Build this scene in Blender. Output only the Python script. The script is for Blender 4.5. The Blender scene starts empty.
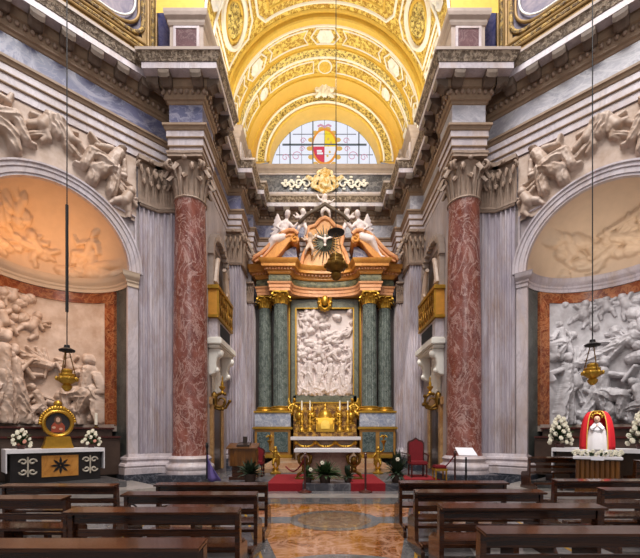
import bpy, bmesh, math, random
import numpy as np
from mathutils import Vector, Matrix

# ---------------------------------------------------------------- camera, light, exposure
S = bpy.context.scene
COL = S.collection
F = 390.0                      # focal length in pixels of the 640 px wide frame
CX, CZ = -0.24, 1.6            # camera stands a little left of the nave axis, at eye height
cam_d = bpy.data.cameras.new('camera')
cam = bpy.data.objects.new('camera', cam_d)
COL.objects.link(cam)
cam.location = (CX, 0, CZ)
cam.rotation_euler = (math.pi / 2, 0, 0)
cam_d.sensor_width = 36.0
cam_d.lens = F / 640 * 36
cam_d.shift_x = 0.0
cam_d.shift_y = (435 - 279) / 640
cam_d.clip_end = 200
S.camera = cam

S.view_settings.view_transform = 'Standard'
S.view_settings.look = 'None'
S.view_settings.gamma = 1.0
S.view_settings.use_curve_mapping = False
S.view_settings.exposure = -0.02

world = bpy.data.worlds.new('world')
S.world = world
world.use_nodes = True
world.node_tree.nodes['Background'].inputs[0].default_value = (0.95, 0.97, 1.0, 1)
world.node_tree.nodes['Background'].inputs[1].default_value = 0.30


def light(name, kind, loc, energy, color=(1, 1, 1), size=1.0, size_y=None, target=None, spot=None, blend=.6):
    d = bpy.data.lights.new(name, kind)
    d.energy = energy
    d.color = color
    if kind == 'AREA':
        d.size = size
        if size_y:
            d.shape = 'RECTANGLE'
            d.size_y = size_y
    else:
        d.shadow_soft_size = size
    if kind == 'SPOT':
        d.spot_size = math.radians(spot or 60)
        d.spot_blend = blend
    o = bpy.data.objects.new(name, d)
    COL.objects.link(o)
    o.location = loc
    if target is not None:
        o.rotation_euler = (Vector(target) - Vector(loc)).to_track_quat('-Z', 'Y').to_euler()
    return o


# daylight of the dome drum over the crossing, and of the big windows behind the visitor
light('dome_daylight', 'AREA', (0, 4.5, 25), 6000, (1.0, .97, .95), 9, target=(0, 9, 0))
light('facade_daylight', 'AREA', (0, -9, 13), 900, (1.0, .96, .93), 9, target=(0, 14, 7))
# lamps standing on the cornices, washing the vault
for s in (-1, 1):
    light('cornice_lamp', 'AREA', (s * 3.55, 15.6, 13.75), 280, (1.0, .92, .72), .3, 4.0, target=(-s * 2.0, 15.8, 19.3))
light('attic_lamp', 'AREA', (0, 18.9, 15.6), 70, (1.0, .93, .74), 4.5, .25, target=(0, 19.0, 19.5))
# flood lamps of the high altar and of the two side chapels
light('altar_flood', 'SPOT', (0.0, 11.8, 13.0), 1500, (1.0, .84, .62), .3, target=(0, 19.3, 7.6), spot=56)
light('altar_lamp', 'AREA', (0, 16.9, 2.3), 12, (1.0, .86, .6), 2.6, .3, target=(0, 19.0, 4.0))
light('conch_lamp', 'AREA', (-8.45, 11.8, 6.95), 25, (1.0, .48, .18), 2.2, .3, target=(-8.8, 12.3, 8.7)).rotation_euler.z += 0
light('relief_lamp', 'AREA', (-7.65, 10.95, 6.2), 48, (1.0, .66, .42), 1.8, .2, target=(-8.95, 12.35, 3.4))
light('conch_lamp', 'AREA', (8.5, 11.8, 6.95), 12, (1.0, .84, .68), 2.2, .3, target=(8.8, 12.3, 8.7))
light('relief_lamp', 'AREA', (7.6, 10.9, 6.2), 48, (1.0, .94, .92), 1.8, .2, target=(8.95, 12.35, 3.4))
light('statue_lamp', 'SPOT', (6.6, 8.6, 3.4), 170, (1.0, .93, .9), .08, target=(6.78, 9.8, 1.75), spot=34)
# added spots high before the chancel, putting bright patches on the pier faces
for s in (-1, 1):
    light('pier_patch_spot', 'SPOT', (s * 1.6, 12.9, 12.6), 2600, (1.0, .97, .95), .15, target=(s * 4.1, 17.5, 4.4), spot=15, blend=.25)


def P(px, py, Y):
    """The point at distance Y that the photograph shows at pixel (px, py)."""
    return (CX + (px - 320) / F * Y, Y, CZ + (435 - py) / F * Y)


# ---------------------------------------------------------------- materials
def lin(c):
    return tuple(((v / 255) / 12.92 if v / 255 <= .04045 else ((v / 255 + .055) / 1.055) ** 2.4) for v in c)


def _new(name):
    m = bpy.data.materials.new(name)
    m.use_nodes = True
    nt = m.node_tree
    return m, nt, nt.nodes['Principled BSDF']


def _coord(nt, scale):
    tc = nt.nodes.new('ShaderNodeTexCoord')
    mp = nt.nodes.new('ShaderNodeMapping')
    mp.inputs['Scale'].default_value = scale if hasattr(scale, '__len__') else (scale,) * 3
    nt.links.new(tc.outputs['Object'], mp.inputs[0])
    return mp.outputs[0]


def _noise(nt, vec, scale, detail=6, rough=.6, dist=0.0):
    n = nt.nodes.new('ShaderNodeTexNoise')
    n.inputs['Scale'].default_value = scale
    n.inputs['Detail'].default_value = detail
    n.inputs['Roughness'].default_value = rough
    n.inputs['Distortion'].default_value = dist
    nt.links.new(vec, n.inputs['Vector'])
    return n.outputs['Fac']


def _ramp(nt, fac, stops):
    r = nt.nodes.new('ShaderNodeValToRGB')
    e = r.color_ramp.elements
    while len(e) > 1:
        e.remove(e[-1])
    for i, (p, c) in enumerate(stops):
        el = e[0] if i == 0 else e.new(p)
        el.position = p
        el.color = (*c, 1)
    nt.links.new(fac, r.inputs[0])
    return r.outputs[0]


def _mix(nt, fac, a, b, mode='MIX'):
    m = nt.nodes.new('ShaderNodeMix')
    m.data_type = 'RGBA'
    m.blend_type = mode
    for sock, v in ((m.inputs[0], fac), (m.inputs[6], a), (m.inputs[7], b)):
        if isinstance(v, (int, float)):
            sock.default_value = v
        elif isinstance(v, tuple):
            sock.default_value = (*v, 1)
        else:
            nt.links.new(v, sock)
    return m.outputs[2]


def _bump(nt, bsdf, h, strength=.3, dist=.02):
    b = nt.nodes.new('ShaderNodeBump')
    b.inputs['Strength'].default_value = strength
    b.inputs['Distance'].default_value = dist
    nt.links.new(h, b.inputs['Height'])
    nt.links.new(b.outputs[0], bsdf.inputs['Normal'])


def marble(name, c1, c2, vein, scale=(1, 1, 1), vs=1.3, vw=.035, va=.8, rough=.35, n1=1.2, spec=.4, grime=None):
    """Clouded stone with branching veins; colours are sRGB 0-255."""
    m, nt, b = _new(name)
    v = _coord(nt, scale)
    cl = _ramp(nt, _noise(nt, v, n1, 8, .62, .6), [(.34, lin(c1)), (.66, lin(c2))])
    if grime:
        g = _ramp(nt, _noise(nt, _coord(nt, (1.4, 1.4, .5)), 1.1, 7, .7, .5), [(.46, (0, 0, 0)), (.68, (.75, .75, .75))])
        cl = _mix(nt, g, cl, lin(grime))
    nz = _noise(nt, v, vs, 9, .6, 1.4)
    z = lin(vein)
    k = (0, 0, 0)
    w = (va, va, va)
    f = _ramp(nt, nz, [(.5 - vw * 1.6, k), (.5, w), (.5 + vw, k)])
    nz2 = _noise(nt, v, vs * 3.1, 8, .6, 1.0)
    f2 = _ramp(nt, nz2, [(.5 - vw, k), (.5, tuple(x * .6 for x in w)), (.5 + vw, k)])
    ff = _mix(nt, 1.0, f, f2, 'LIGHTEN')
    nt.links.new(_mix(nt, ff, cl, z), b.inputs['Base Color'])
    b.inputs['Roughness'].default_value = rough
    b.inputs['Specular IOR Level'].default_value = spec
    return m


def plain(name, c, rough=.5, metal=0.0, var=.12, ns=6, bump=0.0, emit=None, es=1.0, spec=.5, c2=None):
    m, nt, b = _new(name)
    v = _coord(nt, 1)
    l = lin(c)
    d = lin(c2) if c2 else tuple(x * (1 - var * 2) for x in l)
    f = _noise(nt, v, ns, 6)
    nt.links.new(_ramp(nt, f, [(.3, d), (.7, l)]), b.inputs['Base Color'])
    b.inputs['Roughness'].default_value = rough
    b.inputs['Metallic'].default_value = metal
    b.inputs['Specular IOR Level'].default_value = spec
    if bump:
        _bump(nt, b, _noise(nt, v, ns * 2.5, 5), bump, .02)
    if emit:
        b.inputs['Emission Color'].default_value = (*lin(emit), 1)
        b.inputs['Emission Strength'].default_value = es
    return m


def ornament(name, ground, leaf, sc=5.0, bump=.9, rough=.45, metal=.0, dist=.05, lo=.42, hi=.56):
    """Gilded stucco foliage: raised leaf pattern over a darker painted ground."""
    m, nt, b = _new(name)
    v = _coord(nt, 1)
    vo = nt.nodes.new('ShaderNodeTexVoronoi')
    vo.feature = 'SMOOTH_F1'
    vo.inputs['Scale'].default_value = sc
    nd = nt.nodes.new('ShaderNodeTexNoise')
    nd.inputs['Scale'].default_value = sc * .8
    nd.inputs['Detail'].default_value = 3
    nt.links.new(v, nd.inputs['Vector'])
    ad = nt.nodes.new('ShaderNodeMix')
    ad.data_type = 'VECTOR'
    ad.inputs[0].default_value = .18
    nt.links.new(v, ad.inputs[4])
    nt.links.new(nd.outputs['Color'], ad.inputs[5])
    nt.links.new(ad.outputs[1], vo.inputs['Vector'])
    n = _noise(nt, v, sc * 1.7, 3, .5, 2.2)
    h = _mix(nt, .55, vo.outputs['Distance'], n)
    c = _ramp(nt, h, [(lo, lin(ground)), (hi, lin(leaf))])
    nt.links.new(c, b.inputs['Base Color'])
    b.inputs['Roughness'].default_value = rough
    b.inputs['Metallic'].default_value = metal
    _bump(nt, b, h, bump, dist)
    return m


def wood(name, c1, c2, rough=.3, scale=(1.2, 14, 14)):
    m, nt, b = _new(name)
    v = _coord(nt, scale)
    f = _noise(nt, v, 1.6, 6, .6, .8)
    nt.links.new(_ramp(nt, f, [(.3, lin(c1)), (.7, lin(c2))]), b.inputs['Base Color'])
    b.inputs['Roughness'].default_value = rough
    b.inputs['Coat Weight'].default_value = .3
    b.inputs['Coat Roughness'].default_value = .06
    return m


def emis(name, c, s):
    m, nt, b = _new(name)
    b.inputs['Base Color'].default_value = (.02, .02, .02, 1)
    b.inputs['Emission Color'].default_value = (*lin(c), 1)
    b.inputs['Emission Strength'].default_value = s
    return m


MT = {}
MT['white'] = marble('white_marble', (176, 166, 170), (206, 196, 200), (146, 134, 140), (1, 1, .45), .9, .025, .4, grime=(178, 156, 142))
MT['white2'] = marble('veined_white_marble', (160, 150, 152), (196, 186, 186), (140, 130, 140), (1, 1, .3), 1.1, .03, .4, grime=(158, 132, 112))
MT['relief'] = plain('carved_marble', (198, 178, 164), .55, 0, .09, 2.2, c2=(164, 138, 118))
MT['stucco'] = plain('warm_stucco', (214, 190, 164), .6, 0, .05, 3)
MT['relief_cool'] = plain('carved_grey_marble', (196, 192, 194), .55, 0, .16, 1.6, c2=(132, 126, 126))
MT['relief_white'] = plain('carved_pale_marble', (222, 208, 206), .5, 0, .05, 2)
MT['capital'] = plain('weathered_capital_stone', (160, 136, 118), .6, 0, .2, 5, .3)
MT['moulding'] = plain('moulded_stone', (168, 150, 138), .55, 0, .10, 4, .15)
MT['modillion'] = plain('grey_brown_stone', (112, 94, 80), .65, 0, .2, 5, .3)  # mottled grey brown of the cornice brackets
MT['red'] = marble('red_breccia', (92, 46, 42), (142, 88, 78), (190, 158, 148), (1.2, 1.2, .8), 1.4, .022, .7, .26, 1.8, grime=(126, 64, 40))
MT['blue'] = marble('blue_grey_marble', (70, 72, 104), (110, 110, 138), (178, 174, 186), (.6, .6, .9), .8, .035, .6, .3, .7)
MT['blue2'] = marble('pale_blue_marble', (140, 138, 150), (182, 178, 184), (210, 206, 208), (.8, .8, 1.3), .8, .04, .6, .3, .9)
MT['plinth'] = marble('dark_grey_marble', (40, 42, 50), (62, 64, 74), (140, 140, 148), 1, 1.5, .02, .5, .3)
MT['dark'] = marble('black_marble', (46, 46, 52), (78, 76, 82), (150, 148, 150), 1, .9, .03, .6, .3)
MT['green'] = marble('green_marble', (60, 70, 66), (98, 108, 102), (150, 156, 150), (2, 2, 1.2), 1.6, .03, .5, .25, 2)
MT['dgreen'] = marble('dark_green_marble', (78, 82, 70), (108, 110, 94), (140, 142, 128), 1, 2, .03, .5, .3, 2)
MT['orange'] = marble('yellow_marble', (186, 122, 50), (216, 156, 78), (150, 90, 44), 1, 1.6, .03, .4, .35, 1.2)
MT['peach'] = marble('rose_marble', (206, 142, 96), (228, 172, 128), (176, 108, 74), 1, 1.6, .03, .4, .35, 1.2)
MT['jasper'] = marble('brown_jasper', (84, 36, 22), (136, 68, 36), (180, 124, 80), 1, 2.2, .04, .6, .25, 2.5)
MT['gold'] = plain('gilding', (206, 160, 62), .34, .75, .12, 8)
MT['goldp'] = plain('gilded_stucco', (228, 190, 84), .45, .15, .08, 5)
MT['bronze'] = plain('dark_gilt_bronze', (140, 104, 44), .4, .8, .2, 10)
MT['yellow'] = plain('yellow_painted_stucco', (230, 190, 96), .55, 0, .05, 3)
MT['whitest'] = plain('white_stucco', (240, 236, 226), .55, 0, .04, 4)
MT['orn'] = ornament('gilded_foliage', (170, 124, 24), (244, 218, 116), 11, 1.0, .45, 0, .05, .40, .54)
MT['orn2'] = ornament('gilded_leaf_band', (116, 88, 34), (244, 220, 130), 12.0, 1.0, .45, 0, .05, .38, .52)
MT['ornw'] = ornament('stucco_scrolls', (196, 150, 60), (240, 228, 190), 7.0, .8)
MT['wood'] = wood('dark_walnut', (36, 17, 7), (80, 43, 20), .2)
MT['wood2'] = wood('golden_oak', (72, 40, 12), (116, 72, 24), .3, (8, 8, 1.2))
MT['dwood'] = wood('blackened_wood', (30, 20, 14), (56, 38, 26), .35)
MT['cloth'] = plain('white_linen', (226, 222, 224), .8, 0, .04, 10)
MT['redcarpet'] = plain('red_carpet', (140, 10, 24), .95, 0, .12, 60, .2)
MT['redvelvet'] = plain('red_velvet', (126, 14, 26), .8, 0, .1, 20)
MT['redcape'] = plain('bright_red_cloth', (214, 26, 40), .7, 0, .06, 10)
MT['iron'] = plain('black_iron', (26, 24, 26), .5, .3, .1, 10)
MT['leaf'] = plain('green_leaves', (52, 78, 36), .55, 0, .2, 12)
MT['leafd'] = plain('dark_green_leaves', (34, 52, 28), .55, 0, .2, 12)
MT['flower'] = plain('white_petals', (238, 232, 210), .7, 0, .05, 20)
MT['pink'] = plain('pink_petals', (226, 160, 140), .7, 0, .08, 20)
MT['wax'] = plain('candle_wax', (240, 232, 214), .5, 0, .03, 5)
MT['skin'] = plain('painted_skin', (206, 164, 138), .6, 0, .05, 5)
MT['blackp'] = plain('black_marble_inlay', (36, 32, 32), .35, 0, .2, 6)
MT['paper'] = plain('white_paper', (232, 230, 236), .7, 0, .02, 5)
MT['violet'] = plain('violet_cloth', (104, 88, 150), .85, 0, .1, 10)
MT['fresco'] = ornament('blue_fresco', (40, 48, 118), (120, 116, 160), 2.2, .1, .6, 0, .01, .3, .62)
MT['frescod'] = ornament('dark_fresco', (70, 66, 96), (134, 120, 128), 1.6, .1, .6, 0, .01, .3, .62)


# ---------------------------------------------------------------- mesh builder
class MB:
    def __init__(self):
        self.v, self.f, self.n = [], [], 0

    def add(self, verts, faces):
        verts = np.asarray(verts, float).reshape(-1, 3)
        n = self.n
        self.v.append(verts)
        self.f += [tuple(int(i) + n for i in fc) for fc in faces]
        self.n += len(verts)
        return self

    def box(self, x0, x1, y0, y1, z0, z1):
        v = [(x, y, z) for z in (z0, z1) for y in (y0, y1) for x in (x0, x1)]
        return self.add(v, [(0, 2, 3, 1), (4, 5, 7, 6), (0, 1, 5, 4), (2, 6, 7, 3), (0, 4, 6, 2), (1, 3, 7, 5)])

    def obox(self, o, a, n, u0, u1, d0, d1, z0, z1):
        """Box along horizontal direction a with outward direction n from origin o."""
        v = [(o[0] + a[0] * u + n[0] * d, o[1] + a[1] * u + n[1] * d, z) for z in (z0, z1) for d in (d0, d1) for u in (u0, u1)]
        return self.add(v, [(0, 2, 3, 1), (4, 5, 7, 6), (0, 1, 5, 4), (2, 6, 7, 3), (0, 4, 6, 2), (1, 3, 7, 5)])

    def grid(self, pts, closed_u=False, closed_v=False):
        pts = np.asarray(pts, float)
        nu, nv = pts.shape[:2]
        fs = []
        for i in range(nu if closed_u else nu - 1):
            for j in range(nv if closed_v else nv - 1):
                i2, j2 = (i + 1) % nu, (j + 1) % nv
                fs.append((i * nv + j, i2 * nv + j, i2 * nv + j2, i * nv + j2))
        return self.add(pts.reshape(-1, 3), fs)

    def lathe(self, c, prof, seg=24, cap=True):
        a = np.linspace(0, 2 * math.pi, seg, endpoint=False)
        p = np.array([[(c[0] + r * math.cos(t), c[1] + r * math.sin(t), c[2] + z) for t in a] for r, z in prof])
        n0 = self.n
        self.grid(p, closed_v=True)
        if cap:
            self.f.append(tuple(n0 + i for i in range(seg))[::-1])
            self.f.append(tuple(n0 + (len(prof) - 1) * seg + i for i in range(seg)))
        return self

    def tube(self, pts, r, seg=8, closed=False, cap=True):
        pts = [Vector(p) for p in pts]
        n = len(pts)
        rr = r if hasattr(r, '__len__') else [r] * n
        rings, up = [], None
        for i, p in enumerate(pts):
            if closed:
                t = pts[(i + 1) % n] - pts[i - 1]
            else:
                t = pts[min(i + 1, n - 1)] - pts[max(i - 1, 0)]
            t = t.normalized() if t.length > 1e-9 else Vector((0, 0, 1))
            if up is None:
                up = Vector((0, 0, 1)) if abs(t.z) < .9 else Vector((1, 0, 0))
            b = t.cross(up).normalized()
            up = b.cross(t).normalized()
            rings.append([p + (b * math.cos(2 * math.pi * k / seg) + up * math.sin(2 * math.pi * k / seg)) * rr[i] for k in range(seg)])
        n0 = self.n
        self.grid(np.array([[tuple(q) for q in g] for g in rings]), closed_u=closed, closed_v=True)
        if cap and not closed:
            self.f.append(tuple(n0 + k for k in range(seg)))
            self.f.append(tuple(n0 + (n - 1) * seg + k for k in range(seg))[::-1])
        return self

    def ball(self, c, r, seg=10, rings=6, sc=(1, 1, 1), rot=0.0):
        th = np.linspace(0, math.pi, rings + 1)
        ph = np.linspace(0, 2 * math.pi, seg, endpoint=False)
        ca, sa = math.cos(rot), math.sin(rot)
        p = []
        for t in th:
            row = []
            for f in ph:
                x, y, z = r * sc[0] * math.sin(t) * math.cos(f), r * sc[1] * math.sin(t) * math.sin(f), r * sc[2] * math.cos(t)
                row.append((c[0] + x * ca + z * sa, c[1] + y, c[2] - x * sa + z * ca))
            p.append(row)
        return self.grid(np.array(p), closed_v=True)

    def prism(self, poly, z0, z1):
        n = len(poly)
        v = [(x, y, z0) for x, y in poly] + [(x, y, z1) for x, y in poly]
        f = [tuple(range(n))[::-1], tuple(range(n, 2 * n))] + [(i, (i + 1) % n, n + (i + 1) % n, n + i) for i in range(n)]
        return self.add(v, f)

    def xprism(self, poly, y0, y1):
        """Polygon in X-Z extruded along Y."""
        n = len(poly)
        v = [(x, y0, z) for x, z in poly] + [(x, y1, z) for x, z in poly]
        f = [tuple(range(n)), tuple(range(n, 2 * n))[::-1]] + [(i, n + i, n + (i + 1) % n, (i + 1) % n) for i in range(n)]
        return self.add(v, f)

    def wprism(self, poly, fn, d0, d1):
        """Polygon (u, z) extruded in depth through a wall frame fn(u, d, z)."""
        n = len(poly)
        v = [fn(u, d0, z) for u, z in poly] + [fn(u, d1, z) for u, z in poly]
        f = [tuple(range(n)), tuple(range(n, 2 * n))[::-1]] + [(i, n + i, n + (i + 1) % n, (i + 1) % n) for i in range(n)]
        return self.add(v, f)

    def sweep(self, path, prof, closed=False, cap=True):
        """Moulding: plan path, profile of (offset towards the room, z); mitred corners. The room lies to the right."""
        p = [Vector(q) for q in path]
        n = len(p)
        rows = []
        for i in range(n):
            ds = []
            if closed or i > 0:
                ds.append((p[i] - p[i - 1]).normalized())
            if closed or i < n - 1:
                ds.append((p[(i + 1) % n] - p[i]).normalized())
            ns = [Vector((d.y, -d.x)) for d in ds]
            m = ns[0] if len(ns) == 1 else (ns[0] + ns[1]) / max(.15, 1 + ns[0].dot(ns[1]))
            rows.append([(p[i].x + m.x * o, p[i].y + m.y * o, z) for o, z in prof])
        n0, k = self.n, len(prof)
        self.grid(np.array(rows), closed_u=closed)
        if cap and not closed:
            self.f.append(tuple(n0 + j for j in range(k)))
            self.f.append(tuple(n0 + (n - 1) * k + j for j in range(k))[::-1])
        return self

    def build(self, name, mat, parent=None, smooth=None, bevel=0.0, mirror=False, voxel=None):
        v = np.concatenate(self.v) if self.v else np.zeros((0, 3))
        v = v.copy()
        off = np.array(parent.get('_o', (0, 0, 0))) if parent is not None else np.zeros(3)
        if parent is not None:
            v -= off
        me = bpy.data.meshes.new(name)
        me.from_pydata(v.tolist(), [], self.f)
        bm = bmesh.new()
        bm.from_mesh(me)
        bmesh.ops.remove_doubles(bm, verts=bm.verts, dist=1e-5)
        bmesh.ops.recalc_face_normals(bm, faces=bm.faces)
        if bevel:
            ed = [e for e in bm.edges if len(e.link_faces) == 2 and e.calc_face_angle(0) > .6]
            bmesh.ops.bevel(bm, geom=ed, offset=bevel, segments=2, affect='EDGES', clamp_overlap=True)
        bm.to_mesh(me)
        bm.free()
        o = bpy.data.objects.new(name, me)
        COL.objects.link(o)
        if voxel:
            r = o.modifiers.new('r', 'REMESH')
            r.mode = 'VOXEL'
            r.voxel_size = voxel
            s = o.modifiers.new('s', 'SMOOTH')
            s.factor = .5
            s.iterations = 2
            dg = bpy.context.evaluated_depsgraph_get()
            me2 = bpy.data.meshes.new_from_object(o.evaluated_get(dg))
            o.modifiers.clear()
            o.data = me2
            bpy.data.meshes.remove(me)
            me = me2
            me.name = name
            smooth = 'all'
        me.materials.clear()
        me.materials.append(MT[mat] if isinstance(mat, str) else mat)
        if smooth == 'all':
            me.shade_smooth()
        elif smooth:
            me.shade_smooth()
            me.set_sharp_from_angle(angle=math.radians(smooth if smooth is not True else 40))
        if parent is not None:
            o.parent = parent
        return o


def tag(o, label, cat, group=None, kind=None):
    o['label'] = label
    o['category'] = cat
    if group:
        o['group'] = group
    if kind:
        o['kind'] = kind
    return o


def struct(o, label=None):
    o['kind'] = 'structure'
    if label:
        o['label'] = label
    return o


def thing(name, label, cat, loc, group=None):
    o = bpy.data.objects.new(name, None)
    COL.objects.link(o)
    o.location = loc
    o['_o'] = tuple(loc)
    o.empty_display_size = .1
    return tag(o, label, cat, group)


def dup(root, loc, label, rotz=0, scale=None, mats=None):
    """A copy of a thing with copies of its parts and sub-parts."""
    r = root.copy()
    COL.objects.link(r)
    r.location = loc
    r.rotation_euler = (0, 0, rotz)
    if scale:
        r.scale = scale
    r['label'] = label
    for ch in list(root.children):
        c = ch.copy()
        COL.objects.link(c)
        c.parent = r
        for g in ch.children:
            d = g.copy()
            COL.objects.link(d)
            d.parent = c
    return r


def part_of(part):
    """Lets a part parent sub-parts that are built in world coordinates."""
    o = part
    off = np.zeros(3)
    while o is not None:
        if '_o' in o:
            off = np.array(o['_o'])
            break
        o = o.parent
    part['_o'] = tuple(off)
    return part


def arc(cx, cz, r, a0, a1, n):
    return [(cx + r * math.cos(a), cz + r * math.sin(a)) for a in np.linspace(a0, a1, n)]


# ---------------------------------------------------------------- value noise and carved relief
_rs = np.random.RandomState(5)
_tab = _rs.rand(256, 256)


def vnoise(x, y):
    xi, yi = np.floor(x).astype(int), np.floor(y).astype(int)
    fx, fy = x - xi, y - yi
    fx, fy = fx * fx * (3 - 2 * fx), fy * fy * (3 - 2 * fy)
    g = lambda a, b: _tab[a % 256, b % 256]
    return (g(xi, yi) * (1 - fx) + g(xi + 1, yi) * fx) * (1 - fy) + (g(xi, yi + 1) * (1 - fx) + g(xi + 1, yi + 1) * fx) * fy


def fbm(x, y, o=4):
    s, a = 0, .5
    for i in range(o):
        s = s + a * vnoise(x * 2 ** i + 17 * i, y * 2 ** i + 31 * i)
        a *= .5
    return s


def carve(X, Z, caps, k=.9, bg=.03, fs=2.0, up=0.0, chisel=.45):
    """Height of carved capsules (x0, z0, r0, x1, z1, r1, lift, fold) over the panel."""
    H = bg * fbm(X * fs, Z * fs)
    q1, q2 = fbm(X * 4.5 + 3, Z * 3.2, 2), fbm(X * 10 + 7, Z * 8, 2)
    chis = chisel * ((1 - np.abs(2 * q1 / .75 - 1) * 1.6) * .05 + (1 - np.abs(2 * q2 / .75 - 1) * 1.6) * .028)
    for x0, z0, r0, x1, z1, r1, lift, fold in caps:
        dx, dz = x1 - x0, z1 - z0
        L2 = dx * dx + dz * dz + 1e-9
        t = np.clip(((X - x0) * dx + (Z - z0) * dz) / L2, 0, 1)
        ex, ez = X - x0 - dx * t, Z - z0 - dz * t
        d2 = ex * ex + ez * ez
        r = r0 + (r1 - r0) * t
        inside = d2 < r * r
        h = lift + up + k * np.sqrt(np.maximum(r * r - d2, 0))
        if fold:
            L = math.sqrt(L2)
            ac = (ex * dz - ez * dx) / L / np.maximum(r, 1e-3)
            h = h + .75 * fold * r * (1.1 - 2 * np.abs(np.cos(ac * 3.6 + 7 * fbm(X * 2.2, Z * 2.2, 3) + t * 2.2)) ** .8) * np.clip(1.15 - d2 / (r * r), 0, 1)
            h = h + chis
        H = np.where(inside & (h > H), h, H)
    return H


def fig(x, z, s, kind='stand', rot=0.0, flip=1, seed=0, lift=.0, robe=True):
    """Capsules of one carved figure of height s standing at (x, z)."""
    r = random.Random(seed)
    J = lambda a: r.uniform(-a, a)
    if kind == 'putto':
        parts = [((0, .80), .15, (0.01, .84), .14, .06, 0), ((0, .62), .17, (.02, .38), .19, .03, 0),
                 ((-.08, .36), .13, (-.22 + J(.1), .16), .10, .03, 0), ((-.22, .16), .10, (-.16 + J(.15), -.05), .07, .02, 0),
                 ((.1, .36), .13, (.26, .2 + J(.1)), .10, .04, 0), ((.26, .2), .09, (.34, -.02), .06, .03, 0),
                 ((-.13, .6), .08, (-.32, .62 + J(.2)), .07, .03, 0), ((.13, .6), .08, (.34, .66 + J(.2)), .07, .04, 0),
                 ((-.1, .62), .09, (-.42, .84), .05, 0, .3), ((-.1, .58), .08, (-.46, .68), .04, 0, .3)]
    elif kind == 'fly':
        parts = [((.46, .16), .075, (.5, .18), .07, .05, 0), ((.36, .06), .12, (.05, 0), .13, .03, .1),
                 ((.05, 0), .13, (-.3, -.06), .1, .03, .18), ((-.3, -.06), .1, (-.55, .02), .05, .02, .18),
                 ((.05, -.04), .12, (-.2, -.22), .08, .02, .15), ((-.2, -.22), .07, (-.42, -.2), .04, .02, 0),
                 ((.36, .08), .05, (.62, .1 + J(.15)), .035, .04, 0), ((.32, .04), .05, (.42, -.18 + J(.1)), .035, .03, 0),
                 ((.25, .1), .1, (.05, .38), .05, 0, .3), ((.2, .1), .09, (-.12, .32), .04, 0, .3), ((.15, .08), .1, (-.3, .2), .04, 0, .3)]
    elif kind == 'sit':
        parts = [((.02, .92), .075, (.03, .94), .07, .06, 0), ((0, .78), .13, (0, .48), .15, .03, .06),
                 ((0, .44), .16, (.28, .4), .13, .05, .14), ((.28, .4), .12, (.26, .1), .09, .05, .16), ((.26, .08), .05, (.36, .03), .04, .04, 0),
                 ((-.05, .42), .16, (.1, .18), .15, .03, .18), ((.1, .2), .14, (.06, .0), .12, .02, .18),
                 ((-.12, .74), .065, (-.26, .52), .055, .03, .05), ((-.26, .52), .055, (-.08 + J(.1), .4), .04, .05, 0),
                 ((.12, .74), .065, (.3, .62 + J(.1)), .05, .05, .05), ((.3, .62), .05, (.46, .74 + J(.12)), .035, .06, 0),
                 ((-.1, .5), .14, (-.24, .1), .12, .0, .2)]
    elif kind == 'kneel':
        parts = [((.12, .82), .075, (.14, .84), .07, .06, 0), ((.05, .7), .13, (-.05, .42), .15, .03, .08),
                 ((-.05, .38), .15, (.18, .28), .13, .04, .15), ((.18, .28), .12, (.16, .02), .08, .04, .12),
                 ((-.05, .36), .16, (-.2, .08), .13, .02, .2), ((-.2, .06), .1, (-.5, .04), .05, .02, .15),
                 ((.1, .66), .06, (.3, .6 + J(.1)), .045, .05, 0), ((.3, .6), .045, (.44, .7 + J(.1)), .03, .05, 0),
                 ((-.02, .66), .06, (.12, .5), .05, .05, 0)]
    else:
        parts = [((.0, .92), .062, (.01, .945), .058, .06, 0), ((0, .8), .105, (.0, .54), .11, .03, .07),
                 ((.0, .52), .12, (.05, .28), .11, .04, .16), ((.05, .28), .11, (.06, .02), .12, .03, .2),
                 ((-.04, .5), .11, (-.1, .02), .1, .0, .22), ((.07, .02), .04, (.14, .0), .03, .03, 0),
                 ((.1, .77), .05, (.22, .62 + J(.12)), .042, .04, .05), ((.22, .62), .042, (.34, .74 + J(.18)), .03, .05, 0),
                 ((-.1, .77), .052, (-.2, .58 + J(.05)), .045, .02, .05), ((-.2, .58), .045, (-.06, .52 + J(.1)), .03, .05, 0),
                 ((-.12, .7), .08, (-.26, .3 + J(.1)), .07, -.01, .25)]
    c, sn = math.cos(rot), math.sin(rot)
    out = []
    for n_, (a, ra, b, rb, l, f) in enumerate(parts):
        if kind in ('stand', 'sit', 'kneel'):
            ra, rb = (ra * 1.05, rb * 1.05) if n_ == 0 else (ra * .78, rb * .78)
            if n_ == 0:
                a, b = (a[0], a[1] + .015), (b[0], b[1] + .02)
        q = []
        for (px, pz) in (a, b):
            px *= flip
            q.append((x + (px * c - pz * sn) * s, z + (px * sn + pz * c) * s))
        out.append((q[0][0], q[0][1], ra * s, q[1][0], q[1][1], rb * s, lift + l * s, f))
    return out


def clouds(n, x0, x1, z0, z1, r0, r1, seed, lift=-.02):
    r = random.Random(seed)
    o = []
    for i in range(n):
        x, z, q = r.uniform(x0, x1), r.uniform(z0, z1), r.uniform(r0, r1)
        o.append((x, z, q, x + r.uniform(-1, 1) * q * 1.4, z + r.uniform(-.4, .4) * q, q * .8, lift, .06))
    return o


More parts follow.
